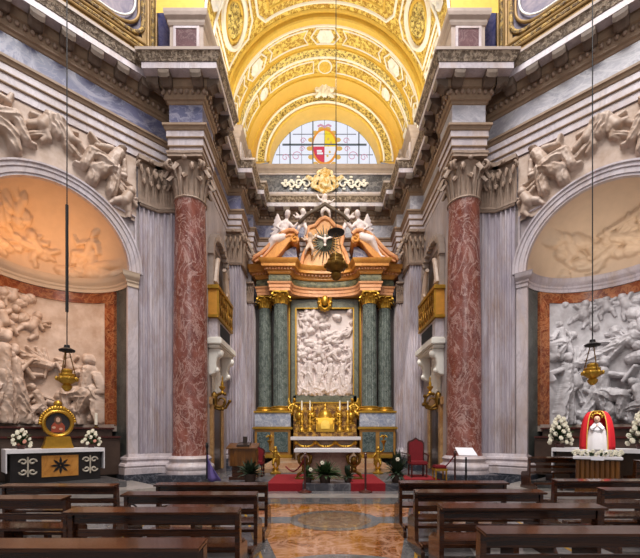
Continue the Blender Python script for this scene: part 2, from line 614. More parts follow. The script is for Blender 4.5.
def relief_plane(name, mat, fn, x0, x1, z0, z1, caps, nx, nz, parent=None, k=.9, bg=.03, mask=None, up=.0):
    """Carved panel: fn(x, h, z) places it in the world."""
    xs, zs = np.linspace(x0, x1, nx), np.linspace(z0, z1, nz)
    X, Z = np.meshgrid(xs, zs, indexing='ij')
    H = carve(X, Z, caps, k, bg, 2.0, up)
    if mask is None:
        H = H * np.clip((np.minimum(X - x0, x1 - X)) / (.04 * (x1 - x0)), 0, 1) ** .5
    pts = fn(X, H, Z)
    m = MB()
    pts = np.stack(pts, -1)
    if mask is None:
        m.grid(pts)
    else:
        keep = mask(X, Z)
        nv = nz
        fs = []
        for i in range(nx - 1):
            for j in range(nz - 1):
                if keep[i, j] and keep[i + 1, j] and keep[i + 1, j + 1] and keep[i, j + 1]:
                    fs.append((i * nv + j, (i + 1) * nv + j, (i + 1) * nv + j + 1, i * nv + j + 1))
        m.add(pts.reshape(-1, 3), fs)
    return m.build(name, mat, parent, smooth='all')


def statue(name, mat, caps, parent, voxel):
    """One continuous carved body from 3-D capsules (p0, r0, p1, r1)."""
    m = MB()
    for p0, r0, p1, r1 in caps:
        p0, p1 = np.array(p0, float), np.array(p1, float)
        n = max(2, int(np.linalg.norm(p1 - p0) / (min(r0, r1) * .8)) + 1)
        for t in np.linspace(0, 1, n):
            m.ball(p0 + (p1 - p0) * t, r0 + (r1 - r0) * t, 10, 6)
    return m.build(name, mat, parent, voxel=voxel)


# ---------------------------------------------------------------- classical parts
def leaf(m, o, n, w, h, out, base=0.0):
    """Acanthus leaf rising from o, curling outwards along n."""
    n = Vector((n[0], n[1], 0)).normalized()
    a = Vector((-n.y, n.x, 0))
    rows = []
    for i in range(9):
        t = i / 8
        wid = w * (.5 + .5 * t - .95 * max(0, t - .6) ** 1.3 * 2.9) * (1 - .2 * (i % 2))
        zz = h * (math.sin(min(t, .82) / .82 * math.pi / 2)) - h * .30 * max(0, t - .72) / .28 * (1 if t > .72 else 0)
        oo = base * t + out * (t ** 2.6) * 1.0
        row = []
        for j in range(5):
            s = (j - 2) / 2
            p = Vector(o) + a * (wid * s * .5) + n * (oo + .06 * w + .3 * w * math.sin(min(1, t * 1.3) * math.pi * .5) * (1 - .9 * s * s) + (.06 * w if j % 2 else 0)) + Vector((0, 0, zz - .06 * h * abs(s)))
            row.append(tuple(p))
        rows.append(row)
    m.grid(np.array(rows))


def volute(m, c, d, r, w):
    """Spiral scroll whose plane holds direction d and the vertical."""
    d = Vector((d[0], d[1], 0)).normalized()
    pts, rr = [], []
    for i in range(22):
        a = math.pi * .5 + i * .32
        q = r * (1 - i / 24)
        pts.append(Vector(c) + d * (-math.cos(a) * q) + Vector((0, 0, math.sin(a) * q)))
        rr.append(w * (1 - i / 40))
    m.tube(pts, rr, 6)


def corinthian(m, cx, cy, z0, z1, r, rot=0.0):
    H = z1 - z0
    m.lathe((cx, cy, z0), [(r * 1.06, 0), (r * 1.1, H * .02), (r * 1.06, H * .05), (r * .9, H * .06), (r * .9, H * .5), (r * 1.02, H * .8), (r * 1.2, H * .88)], 24)
    for row, (n, hh, w, off, out) in enumerate(((8, .5, .64, 0, .5), (8, .78, .64, .5, .58))):
        for i in range(n):
            a = rot + (i + off) * 2 * math.pi / n
            d = (math.cos(a), math.sin(a))
            leaf(m, (cx + d[0] * r * .9, cy + d[1] * r * .9, z0 + H * .05), d, w * r, H * hh, r * out, 0)
    for i in range(4):
        a = rot + math.pi / 4 + i * math.pi / 2
        d = (math.cos(a), math.sin(a))
        for e in (-1, 1):
            t = (-d[1] * e * r * .1, d[0] * e * r * .1)
            volute(m, (cx + d[0] * r * 1.4 + t[0], cy + d[1] * r * 1.4 + t[1], z0 + H * .76), d, r * .30, r * .10)
        m.tube([(cx + d[0] * r * q, cy + d[1] * r * q, z0 + H * z) for q, z in ((.95, .5), (1.05, .7), (1.3, .88))], [r * .1, r * .1, r * .08], 6)
        b = a + math.pi / 4
        m.ball((cx + math.cos(b) * r * 1.18, cy + math.sin(b) * r * 1.18, z0 + H * .92), r * .17, 8, 5)


def abacus(m, cx, cy, z0, z1, r, rot=0.0):
    poly = []
    for i in range(4):
        a0 = rot + math.pi / 4 + i * math.pi / 2
        for t in np.linspace(0, 1, 7)[:-1]:
            a = a0 + t * math.pi / 2
            q = 1.62 - .50 * math.sin(t * math.pi) ** .8
            poly.append((cx + math.cos(a) * r * q, cy + math.sin(a) * r * q))
    big = [(cx + (x - cx) * 1.04, cy + (y - cy) * 1.04) for x, y in poly]
    zm = z0 + (z1 - z0) * .55
    m.prism(poly, z0, zm)
    m.prism(big, zm, z1)


def flat_capital(m, o, a, n, w, z0, z1):
    """Pilaster capital of width w centred at plan point o, running along a, facing n."""
    H = z1 - z0
    at = lambda u, d: (o[0] + a[0] * u + n[0] * d, o[1] + a[1] * u + n[1] * d)
    m.obox(o, a, n, -w * .5, w * .5, -.05, .03, z0, z1)
    m.obox(o, a, n, -w * .53, w * .53, -.05, .07, z0, z0 + H * .05)
    for k, (num, hh, off) in enumerate(((3, .48, 0), (4, .76, .0))):
        for i in range(num):
            u = (i - (num - 1) / 2) * w / (num if k == 0 else num - 1) * (1.02 if k == 0 else .96)
            q = at(u, .03)
            leaf(m, (q[0], q[1], z0 + H * .05), n, w * .31, H * hh, w * (.32 + .1 * k), 0)
    for e in (-1, 1):
        d = (a[0] * e * .8 + n[0] * .6, a[1] * e * .8 + n[1] * .6)
        q = at(e * w * .52, .16)
        volute(m, (q[0], q[1], z0 + H * .78), d, w * .17, w * .06)
        volute(m, (q[0] - n[0] * .05, q[1] - n[1] * .05, z0 + H * .78), a if e > 0 else (-a[0], -a[1]), w * .16, w * .06)
    q = at(0, .1)
    m.ball((q[0] + n[0] * .1, q[1] + n[1] * .1, z0 + H * .93), w * .12, 8, 5)
    m.obox(o, a, n, -w * .6, w * .6, -.05, .2, z0 + H * .91, z1)


def fluted(m, path, z0, z1, nfl, depth=.028, frac=.72):
    """Fluted face of a pilaster that follows a plan path; nfl flutes on each segment."""
    pts = []
    for (p, q), nf in zip(zip(path[:-1], path[1:]), nfl):
        p, q = Vector(p), Vector(q)
        d = (q - p)
        L = d.length
        d.normalize()
        nrm = Vector((d.y, -d.x))
        pitch = L / nf
        for i in range(nf):
            c = (i + .5) * pitch
            hw = pitch * frac / 2
            pts.append(p + d * (i * pitch))
            for t in np.linspace(-1, 1, 7):
                pts.append(p + d * (c + hw * t) - nrm * depth * math.sqrt(max(0, 1 - t * t)))
        pts.append(q)
    a = np.array([[(v.x, v.y, z) for z in (z0, z1)] for v in pts])
    m.grid(a)


BASE = [(.30, 0), (.30, .10), (.32, .14), (.345, .19), (.32, .24), (.27, .26), (.25, .30), (.27, .34), (.29, .37), (.27, .40), (.20, .42), (.17, .46)]


def column(label, group, x, y, r, z0, z1, z2, z3, mats, seg=40, plinth=None, fl=0):
    """Column with shaft, base, capital and abacus; z0 base, z1 shaft start, z2 capital start, z3 top."""
    t = thing('column', label, 'column', (x, y, z0), group)
    h = z1 - z0
    m = MB()
    prof = [(r * 1.38, 0), (r * 1.38, h * .18), (r * 1.36, h * .2), (r * 1.42, h * .34), (r * 1.36, h * .5), (r * 1.24, h * .55), (r * 1.18, h * .66), (r * 1.22, h * .74), (r * 1.26, h * .84), (r * 1.18, h * .93), (r * 1.08, h)]
    m.lathe((x, y, z0), prof, seg)
    m.build('base', mats[1], t, smooth=50)
    m = MB()
    H = z2 - z1
    prof = [(r * 1.06, 0), (r * 1.0, H * .012), (r * 1.0, H * .3), (r * .975, H * .55), (r * .93, H * .8), (r * .88, H * .985), (r * .93, H)]
    if fl:
        a = np.linspace(0, 2 * math.pi, fl * 6, endpoint=False)
        k = 1 - .06 * np.maximum(0, np.sin(a * fl)) ** .7
        m.grid(np.array([[(x + q * kk * math.cos(t_), y + q * kk * math.sin(t_), z1 + zz) for t_, kk in zip(a, k)] for q, zz in prof]), closed_v=True)
    else:
        m.lathe((x, y, z1), prof, seg)
    m.build('shaft', mats[0], t, smooth=50)
    m = MB()
    corinthian(m, x, y, z2, z3 - (z3 - z2) * .1, r * .9)
    m.build('capital', mats[2], t, smooth=45)
    m = MB()
    abacus(m, x, y, z3 - (z3 - z2) * .12, z3, r * .88)
    m.build('abacus', mats[2], t)
    return t

# ================================================================ THE BUILDING
R2 = math.sqrt(.5)


def W(side):
    """Frame of the diagonal chapel wall: u along it away from the chancel, d towards the room."""
    return lambda u, d, z: (side * (5.76 + R2 * u - R2 * d), 13.3 - R2 * u - R2 * d, z + 0 * u)


def mir(path):
    return [(-x, y) for x, y in reversed(path)]


SIDE = {-1: 'left', 1: 'right'}
U0, NR, ZS = 2.95, 2.0, 6.85          # niche centre, radius, springing

# ---- floor
m = MB()
m.box(-11, 11, -10, 21, -.2, 0)
floor = struct(m.build('floor', marble('grey_paving', (104, 100, 100), (136, 130, 128), (84, 82, 86), 1, .9, .03, .5, .12, 1.0)))


def inlay(name, poly, mat, z=.004):
    mm = MB()
    mm.prism(poly, 0.0, z)
    return struct(mm.build(name, mat, floor))


brec = marble('orange_breccia', (96, 38, 14), (158, 100, 28), (196, 150, 122), (.9, .9, 1), 1.7, .05, .65, .08, .9)
brec2 = marble('purple_breccia', (84, 54, 36), (112, 84, 60), (150, 128, 98), 1, 2.2, .05, .6, .14, 2.0)
MT['kerb'] = marble('pale_kerb', (134, 128, 122), (164, 156, 148), (130, 124, 122), 1, 1, .03, .4, .2)
MT['bardiglio'] = marble('bardiglio', (72, 72, 74), (98, 96, 96), (128, 124, 122), 1, 1.2, .03, .4, .1)
MT['giallo'] = plain('yellow_inlay', (164, 124, 50), .15, 0, .1, 6)
MT['palestrip'] = marble('pale_paving', (176, 168, 164), (206, 198, 190), (120, 116, 120), 1, .8, .04, .4, .15)
hw = lambda y: .26 * (y - 1.95)
inlay('floor_border', [(-hw(2.6) - .35, 2.6), (hw(2.6) + .35, 2.6), (hw(9.2) + .42, 9.2), (-hw(9.2) - .42, 9.2)], 'bardiglio', .003)
for s in (-1, 1):
    a, b = 2.6, 9.2
    inlay('floor_strip', [(s * (hw(a) + .16), a), (s * (hw(a) + .20), a), (s * (hw(b) + .24), b), (s * (hw(b) + .19), b)], 'giallo', .0045)
    inlay('floor_strip', [(s * 2.9, 2.0), (s * 2.95, 2.0), (s * 3.6, 9.0), (s * 3.54, 9.0)], 'giallo', .004)
    for k in range(4):
        y = 3.4 + k * 1.6
        inlay('floor_tile', [(s * (1.6 + .18 * k), y), (s * (2.5 + .2 * k), y), (s * (2.6 + .2 * k), y + .9), (s * (1.75 + .2 * k), y + .9)], 'palestrip' if k % 2 else brec2, .0035)
inlay('floor_panel', [(-hw(2.6), 2.6), (hw(2.6), 2.6), (hw(9.0), 9.0), (-hw(9.0), 9.0)], brec, .005)
inlay('floor_band', [(-1.6, 7.05), (1.6, 7.05), (1.68, 7.6), (-1.68, 7.6)], 'bardiglio', .006)
circ = lambda x, y, r: [(x + r * math.cos(t), y + r * math.sin(t)) for t in np.linspace(0, 2 * math.pi, 48, endpoint=False)]
inlay('floor_ring', circ(.03, 7.35, .86), 'bardiglio', .008)
inlay('floor_roundel', circ(.03, 7.35, .69), brec2, .010)
inlay('floor_ring', circ(.03, 3.85, 1.36), 'bardiglio', .008)
inlay('floor_roundel', circ(.03, 3.85, 1.12), brec, .010)
inlay('floor_band', [(-5.0, 9.25), (5.0, 9.25), (5.0, 9.9), (-5.0, 9.9)], 'bardiglio', .005)
inlay('floor_band', [(-5.0, 9.95), (5.0, 9.95), (5.0, 10.6), (-5.0, 10.6)], 'kerb', .005)

# presbytery platform and side chapel steps
m = MB()
m.box(-3.4, 3.4, 11.14, 20, 0, .2)
struct(m.build('trim_1', 'dark', bevel=.01), 'dark marble step in front of the high altar')
m = MB()
m.box(-2.6, 2.6, 14.4, 20, .2, .36)
m.box(-2.3, 2.3, 14.9, 20, .36, .52)
struct(m.build('trim_2', marble('step_marble', (176, 130, 92), (206, 176, 146), (150, 110, 84), 1, 1.4, .03, .4, .25), bevel=.01), 'pale marble steps rising to the high altar')
for s in (-1, 1):
    w = W(s)
    for k, (dd, u0, u1, z0, z1) in enumerate(((2.45, .92, 6.4, 0, .15), (1.75, 1.6, 5.0, .15, .32))):
        m = MB()
        m.add([w(u, d, z) for z in (z0, z1) for u, d in ((u0, -.1), (u1, -.1), (u1, dd), (u0, dd))],
              [(0, 3, 2, 1), (4, 5, 6, 7), (0, 1, 5, 4), (1, 2, 6, 5), (2, 3, 7, 6), (3, 0, 4, 7)])
        struct(m.build('trim_%d' % (3 + k + (2 if s > 0 else 0)), 'kerb' if k == 0 else 'bardiglio', bevel=.012))

MT['nich'] = marble('dark_niche_marble', (52, 54, 52), (78, 80, 76), (104, 104, 98), 1, 2, .03, .4, .3, 2)
# ---- diagonal chapel walls with their niches
for s in (-1, 1):
    w = W(s)
    wl = MB()
    th = np.linspace(0, math.pi, 49)
    au, az = U0 - NR * np.cos(th), ZS + NR * np.sin(th)
    wl.grid(np.array([[w(u, -.12, z) for z in (zz, 10.8)] for u, zz in zip(au, az)]))
    for u0, u1 in ((-.6, U0 - NR), (U0 + NR, 6.6)):
        wl.grid(np.array([[w(u, -.12, z) for z in (0, ZS, 10.8)] for u in (u0, u1)]))
    wall = struct(wl.build('wall_' + SIDE[s], 'white2'))
    # niche: cylinder below the springing, shell above
    m = MB()
    ang = np.linspace(-math.pi / 2, math.pi / 2, 41)
    m.grid(np.array([[w(U0 + NR * math.sin(a), -NR * math.cos(a) - .08, z) for z in (0, ZS)] for a in ang]))
    struct(m.build('wall_%s_niche' % SIDE[s], 'nich', smooth=True))
    # archivolt
    m = MB()
    prof = [(0, -.1), (0, .05), (.06, .05), (.07, .08), (.2, .08), (.22, .11), (.30, .11), (.33, .15), (.38, .15), (.38, -.1)]
    m.grid(np.array([[w(U0 - (NR + o) * math.cos(t), d, ZS + (NR + o) * math.sin(t)) for o, d in prof] for t in th]))
    struct(m.build('trim_%d' % (7 if s < 0 else 8), 'white', smooth=35))
    # impost moulding running from the jamb into the niche
    path = [(U0 + NR + .45, 0), (U0 + NR - .02, 0)] + [(U0 + NR * math.sin(a), -NR * math.cos(a) - .06) for a in np.linspace(math.pi / 2, -math.pi / 2, 33)] + [(U0 - NR + .02, 0), (U0 - NR - .3, 0)]
    plan = [w(u, d, 0)[:2] for u, d in path]
    if s > 0:
        plan = plan[::-1]
    m = MB()
    m.sweep(plan, [(0, 6.42), (.03, 6.42), (.03, 6.52), (.06, 6.56), (.06, 6.62), (.11, 6.68), (.15, 6.74), (.15, 6.82), (.17, 6.86), (0, 6.88)])
    struct(m.build('trim_%d' % (9 if s < 0 else 10), 'white' if s > 0 else 'stucco', smooth=35))
    # plain jamb pilaster
    for uu in (U0 - NR - .30, U0 + NR - .03):
        m = MB()
        m.add([w(u, d, z) for z in (.9, 6.42) for u, d in ((uu, -.12), (uu + .33, -.12), (uu + .33, .0), (uu, .0))],
              [(0, 1, 5, 4), (1, 2, 6, 5), (2, 3, 7, 6), (3, 0, 4, 7)])
        struct(m.build('trim_%d' % (11 if s < 0 else 12), 'white'))

# ---- base mouldings and plinths along the diagonal piers
for s in (-1, 1):
    w = W(s)
    pth = [w(.93, -.5, 0)[:2], w(.93, 0, 0)[:2], w(0, 0, 0)[:2], (s * 5.15, 13.3)]
    if s > 0:
        pth = pth[::-1]
    m = MB()
    m.sweep(pth, [(.0, 0), (.24, 0), (.24, .33), (0, .33)])
    struct(m.build('baseboard_%s_plinth' % SIDE[s], 'plinth', bevel=.008))
    m = MB()
    m.sweep(pth, [(0, .33), (.22, .33), (.22, .52), (.20, .54), (.23, .6), (.2, .67), (.13, .69), (.10, .75), (.14, .8), (.12, .86), (.06, .88), (.02, .98), (0, .98)])
    struct(m.build('baseboard_' + SIDE[s], 'white', smooth=35))

MT['brownstone'] = plain('brown_moulded_stone', (150, 124, 100), .6, 0, .14, 5, .2)
MT['cyma'] = ornament('carved_cyma', (92, 74, 56), (176, 156, 134), 12, 1.0, .6)
# ---- entablature: one run from the left chapel round the chancel to the right chapel
LP = [(-10.5, 8.56), (-5.15, 13.91), (-5.15, 12.7), (-4.07, 12.7), (-4.07, 13.95), (-4.4, 13.95), (-4.4, 17.5), (-3.8, 17.5), (-3.8, 19.0), (-3.5, 19.0), (-3.5, 20.0)]
FULL = LP + mir(LP)
m = MB()
m.sweep(FULL, [(-.3, 10.75), (0, 10.75), (0, 10.97), (.035, 10.98), (.035, 11.24), (.07, 11.25), (.07, 11.46), (-.1, 11.46)])
arch = struct(m.build('trim_13', 'white'), 'stepped white architrave')
m = MB()
m.sweep(FULL, [(0, 11.46), (.08, 11.46), (.10, 11.48), (.13, 11.56), (.17, 11.58), (.17, 11.65), (0, 11.66)])
struct(m.build('cap_moulding', 'brownstone', arch))
m = MB()
m.sweep(FULL, [(0, 10.96), (.035, 10.965), (.05, 10.99), (.035, 11.02), (0, 11.02)])
m.sweep(FULL, [(0, 11.225), (.07, 11.23), (.085, 11.255), (.07, 11.28), (0, 11.28)])
struct(m.build('bead_moulding', 'brownstone', arch))
for k, (half, mt) in enumerate(((LP + [(0, 20.0)], 'blue'), ([(0, 20.0)] + mir(LP), 'blue2'))):
    m = MB()
    m.sweep(half, [(.0, 11.65), (.0, 12.36)])
    struct(m.build('trim_%d' % (14 if k == 0 else 19), mt), ('blue grey' if k == 0 else 'pale grey') + ' marble frieze')
m = MB()
m.sweep(FULL, [(0, 12.34), (.03, 12.36), (.05, 12.42), (.11, 12.45), (.11, 12.5), (.12, 12.52), (.12, 12.56), (.15, 12.72), (.22, 12.76), (.22, 12.8), (.24, 12.98), (.62, 12.98)])
cornice = struct(m.build('trim_15', 'brownstone'), 'projecting cornice of brownish stone')
m = MB()
m.sweep(FULL, [(.3, 12.97), (.62, 12.97), (.62, 13.16), (.3, 13.16)])
struct(m.build('corona', 'white', cornice))
m = MB()
m.sweep(FULL, [(.3, 13.16), (.64, 13.165), (.66, 13.22), (.68, 13.26), (.72, 13.36), (.75, 13.40)])
struct(m.build('cyma', 'cyma', cornice))
m = MB()
m.sweep(FULL, [(.7, 13.40), (.765, 13.41), (.765, 13.5), (-.3, 13.5)])
struct(m.build('crown_fillet', 'moulding', cornice))


def along(path, pitch, off, start=0.0):
    """Positions at even pitch along the offset path, kept clear of the mitres: (point, tangent, normal)."""
    p = [Vector(q) for q in path]
    out = []
    for i in range(len(p) - 1):
        d = (p[i + 1] - p[i])
        L = d.length
        d.normalize()
        nr = Vector((d.y, -d.x))

        def trim(j):
            if j <= 0 or j >= len(p) - 1:
                return 0
            a, b = (p[j] - p[j - 1]).normalized(), (p[j + 1] - p[j]).normalized()
            cr = a.x * b.y - a.y * b.x
            return -math.copysign(off * math.tan(abs(math.atan2(cr, a.dot(b))) / 2), cr)
        l0, l1 = trim(i), L - trim(i + 1)
        if l1 - l0 < .12:
            continue
        n = max(1, int((l1 - l0) / pitch))
        for k in range(n):
            t = l0 + (k + .5) * (l1 - l0) / n
            out.append((p[i] + d * t, d, nr))
    return out


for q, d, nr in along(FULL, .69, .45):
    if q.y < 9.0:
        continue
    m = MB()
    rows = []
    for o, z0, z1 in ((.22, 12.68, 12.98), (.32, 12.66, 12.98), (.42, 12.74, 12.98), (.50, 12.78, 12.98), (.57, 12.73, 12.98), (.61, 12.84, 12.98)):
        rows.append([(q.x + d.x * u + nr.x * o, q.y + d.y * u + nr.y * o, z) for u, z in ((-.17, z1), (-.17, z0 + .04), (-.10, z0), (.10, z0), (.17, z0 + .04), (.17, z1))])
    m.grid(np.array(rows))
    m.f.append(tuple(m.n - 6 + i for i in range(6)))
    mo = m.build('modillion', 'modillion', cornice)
# egg and dart band under the modillions
m = MB()
for q, d, nr in along(FULL, .17, .2):
    if q.y < 9.0:
        continue
    m.ball((q.x + nr.x * .165, q.y + nr.y * .165, 12.645), .06, 7, 5, (1, 1, 1.3))
struct(m.build('egg_band', 'capital', cornice, smooth=True))

# ---- attic over the cornice
AP = [(-4.4, 13.95 + 0)]
AL = [(-6.1, 12.96), (-5.15, 13.91), (-5.15, 12.75), (-4.05, 12.75), (-4.05, 13.95), (-4.35, 13.95), (-4.35, 17.5), (-3.85, 17.5), (-3.85, 19.0), (-3.75, 19.0), (-3.75, 20.0)]
AF = AL[1:] + mir(AL[1:])
m = MB()
m.sweep(AF, [(.1, 13.5), (.1, 13.78), (.06, 13.84), (0, 13.88), (0, 14.95), (.03, 14.97), (.06, 15.05), (.06, 15.12), (.14, 15.2), (.16, 15.3), (.16, 15.4), (-.5, 15.4)])
attic = struct(m.build('trim_16', 'moulding'), 'grey stone attic band under the gilded vault')
# marble panels of the attic
m = MB()
m.box(-3.45, 3.45, 19.93, 20.0, 14.0, 14.88)
struct(m.build('panel', 'dark', attic))
m = MB()
m.add([(x, y, z) for z in (13.92, 14.93) for x, y in ((-3.55, 19.9), (3.55, 19.9))], [(0, 1, 3, 2)])
for x0, x1, z0, z1 in ((-3.6, 3.6, 13.9, 14.0), (-3.6, 3.6, 14.88, 14.95), (-3.6, -3.45, 13.9, 14.95), (3.45, 3.6, 13.9, 14.95)):
    m = MB()
    m.box(x0, x1, 19.88, 20.0, z0, z1)
    struct(m.build('panel_frame', 'white', attic, bevel=.01))
for s in (-1, 1):
    m = MB()
    m.box(s * 4.6 - .34, s * 4.6 + .34, 12.72, 12.8, 13.98, 14.86)
    struct(m.build('panel', marble('plum_marble', (72, 46, 50), (100, 68, 70), (140, 120, 118), 1, 2, .02, .5), attic))
    m = MB()
    for a, b, c, d in ((-.42, -.34, 13.9, 14.93), (.34, .42, 13.9, 14.93), (-.34, .34, 13.9, 13.98), (-.34, .34, 14.86, 14.93)):
        m.box(s * 4.6 + a, s * 4.6 + b, 12.70, 12.8, c, d)
    struct(m.build('panel_frame', 'white', attic))
# balusters strip of white stone at the chancel corners
for s in (-1, 1):
    for y in (17.8, 18.3, 18.8):
        m = MB()
        m.box(s * 3.85 - .05, s * 3.85 + .05, y - .17, y + .17, 14.0, 14.85)
        struct(m.build('panel', 'white', attic))

# ---- chancel walls
for s in (-1, 1):
    m = MB()
    m.box(min(s * 4.42, s * 4.7), max(s * 4.42, s * 4.7), 13.2, 17.55, 0, 10.76)
    struct(m.build('wall_chancel_%s' % SIDE[s], 'white2'))
    m = MB()
    m.box(min(s * 3.9, s * 4.7), max(s * 3.9, s * 4.7), 17.6, 19.1, .0, 10.76)
    m.box(min(s * 3.6, s * 4.7), max(s * 3.6, s * 4.7), 19.1, 20.3, .0, 10.76)
    struct(m.build('wall_pier_%s' % SIDE[s], 'white2'))
    m = MB()
    m.box(min(s * 4.2, s * 5.3), max(s * 4.2, s * 5.3), 13.42, 13.7, .0, 10.76)
    struct(m.build('wall_return_%s' % SIDE[s], 'white2'))
m = MB()
m.box(-4.7, 4.7, 20.02, 20.3, 0, 15.4)
struct(m.build('wall_back', marble('mauve_wall_marble', (150, 138, 152), (184, 174, 184), (118, 108, 130), (1, 1, 2), 1.2, .04, .5, .4)))
# transept walls out of the frame to either side, and the upper drum wall
for s in (-1, 1):
    m = MB()
    m.box(min(s * 10.4, s * 10.7), max(s * 10.4, s * 10.7), -10, 8.7, 0, 13.5)
    struct(m.build('wall_transept_%s' % SIDE[s], 'white2'))

# ---- gilded barrel vault
ZV = 15.4


def V(a, y, r):
    """Point of the vault: angle a from the crown (degrees), distance y, radius r."""
    t = math.radians(a)
    return (r * math.sin(t), y, ZV + r * math.cos(t))


def band(name, y0, y1, r0, r1, mat, parent, n=64, a0=-90, a1=90, lab=None):
    mm = MB()
    up = np.array((0, 0, .2 if name in ('leaf_band', 'window_reveal') else 0))
    up1 = np.array((0, 0, .2 if name in ('leaf_band', 'window_reveal', 'end_wall') else 0))
    mm.grid(np.array([[np.array(V(a, y0, r0)) + up, np.array(V(a, y1, r1)) + up1] for a in np.linspace(a0, a1, n)]))
    return struct(mm.build(name, mat, parent, smooth=True), lab)


m = MB()
m.grid(np.array([[V(a, 13.95, 4.32), V(a, 16.7, 4.32)] for a in np.linspace(-90, 90, 64)]))
vault = struct(m.build('ceiling', 'orn', smooth=True), 'gilded barrel vault')
for nm, y0, y1, r0, r1, mt in (
        ('arch_face', 12.75, 12.75, 5.6, 4.05, 'goldp'), ('arch_soffit', 12.75, 13.95, 4.05, 4.05, 'orn'), ('arch_edge', 13.95, 13.95, 4.05, 4.32, 'goldp'),
        ('rib_edge', 16.7, 16.7, 4.32, 4.12, 'goldp'), ('rib_soffit', 16.7, 17.08, 4.12, 4.12, 'goldp'), ('rib_panel', 17.08, 17.95, 4.12, 4.12, 'orn'),
        ('rib_edge', 17.95, 17.95, 4.12, 3.98, 'goldp'), ('rib_soffit', 17.95, 18.38, 3.98, 3.98, 'orn2'), ('rib_panel', 18.38, 19.25, 3.98, 3.98, 'orn'),
        ('rib_edge', 19.25, 19.25, 3.98, 3.85, 'goldp'), ('rib_soffit', 19.25, 20.0, 3.85, 3.85, 'yellow'),
        ('end_wall', 20.0, 20.0, 3.85, 2.9, 'yellow'), ('leaf_band', 19.95, 19.95, 3.46, 3.06, 'orn2'),
        ('window_reveal', 20.0, 20.9, 2.9, 2.88, 'yellow')):
    band(nm, y0, y1, r0, r1, mt, vault)


def vtube(name, pts, r, mat, lift=0.0, closed=False, R=4.32, up=0.0):
    mm = MB()
    q = []
    for (a0, y0), (a1, y1) in zip(pts, pts[1:] + (pts[:1] if closed else [])):
        n = max(2, int(abs(a1 - a0) / 3) + int(abs(y1 - y0) / .3) + 1)
        for i in range(n):
            t = i / n
            q.append(V(a0 + (a1 - a0) * t, y0 + (y1 - y0) * t, R - lift))
    if not closed:
        q.append(V(pts[-1][0], pts[-1][1], R - lift))
    q = [(p[0], p[1], p[2] + up) for p in q]
    mm.tube(q, r, 6, closed)
    return struct(mm.build(name, mat, vault, smooth=True))


# white and gilded mouldings
for y, R, r, mt in ((12.9, 4.05, .05, 'whitest'), (13.85, 4.05, .05, 'whitest'), (14.05, 4.32, .05, 'goldp'), (16.62, 4.3, .06, 'goldp'), (16.76, 4.1, .06, 'goldp'), (17.06, 4.12, .04, 'whitest'), (17.93, 4.11, .05, 'goldp'),
                    (18.36, 3.98, .04, 'whitest'), (19.2, 3.97, .05, 'goldp'), (19.95, 3.48, .045, 'whitest'), (19.95, 3.04, .045, 'whitest'), (20.0, 2.89, .05, 'goldp'), (20.0, 3.84, .05, 'goldp')):
    vtube('moulding', [(-90, y), (90, y)], r * 1.25, mt, 0, False, R, .2 if R < 3.6 else 0)


def patch(name, mat, a, y, ra, ry, R, seed, shape='round', kind='putto', n=26, k=.9, back='goldp'):
    """White stucco relief on the vault within an oval or hexagonal field."""
    rr = random.Random(seed)
    caps = fig(0, -ry * .7, ry * 1.5, kind, rr.uniform(-.3, .3), rr.choice((-1, 1)), seed) + clouds(8, -ra * .8, ra * .8, -ry * .9, -ry * .2, ry * .16, ry * .3, seed)
    xs, zs = np.linspace(-ra, ra, n), np.linspace(-ry, ry, n)
    X, Z = np.meshgrid(xs, zs, indexing='ij')
    H = carve(X, Z, caps, k, .02)
    fall = np.clip(1.0 - np.maximum((X / ra) ** 2 + (Z / ry) ** 2 - .7, 0) / .3, 0, 1) if shape == 'round' else np.ones_like(X)
    H = H * fall + .015
    pts = np.zeros((n, n, 3))
    for i in range(n):
        for j in range(n):
            pts[i, j] = V(a + math.degrees(X[i, j] / R), y - Z[i, j], R - H[i, j])
    mm = MB()
    ok = ((X / ra) ** 2 + (Z / ry) ** 2 <= 1.0) if shape == 'round' else (np.abs(X) / ra + .4 * np.abs(Z) / ry <= 1.02)
    fs = [(i * n + j, (i + 1) * n + j, (i + 1) * n + j + 1, i * n + j + 1) for i in range(n - 1) for j in range(n - 1) if ok[i, j] and ok[i + 1, j + 1] and ok[i + 1, j] and ok[i, j + 1]]
    mm.add(pts.reshape(-1, 3), fs)
    return struct(mm.build(name, mat, vault, smooth='all'))


sh = [(0, -.35, .2, 0, .25, .22, .1, .2), (-.3, .3, .16, -.12, .0, .14, .08, .2), (.3, .3, .16, .12, .0, .14, .08, .2), (0, .3, .2, 0, .5, .12, .1, .1), (-.35, -.1, .16, -.45, .1, .1, .06, .2), (.35, -.1, .16, .45, .1, .1, .06, .2),
      (-.2, -.3, .16, -.42, -.42, .1, .05, .2), (.2, -.3, .16, .42, -.42, .1, .05, .2)]
struct(relief_plane('stucco_shell', 'whitest', lambda X, H, Z: (X, 19.93 - H, 19.22 + Z), -.7, .7, -.62, .7, sh, 44, 44, vault, .9, 0, mask=lambda X, Z: carve(X, Z, sh, .9, 0) > .01))
hexa = lambda a, y, da, dy: [(a - da, y), (a - da * .6, y - dy), (a + da * .6, y - dy), (a + da, y), (a + da * .6, y + dy), (a - da * .6, y + dy)]
for i, a in enumerate((-84, -49, 0, 49, 84)):
    vtube('moulding', hexa(a, 17.5, 9.0, .34), .035, 'whitest', 0, True, 4.1)
    patch('medallion', 'whitest', a, 17.5, .42, .28, 4.1, 40 + i, 'hex')
for a0, a1 in ((-73, -60), (-38, -11), (11, 38), (60, 73)):
    vtube('moulding', [(a0, 17.2), (a1, 17.2), (a1 - 2.5, 17.5), (a1, 17.82), (a0, 17.82), (a0 + 2.5, 17.5)], .03, 'whitest', 0, True, 4.11)
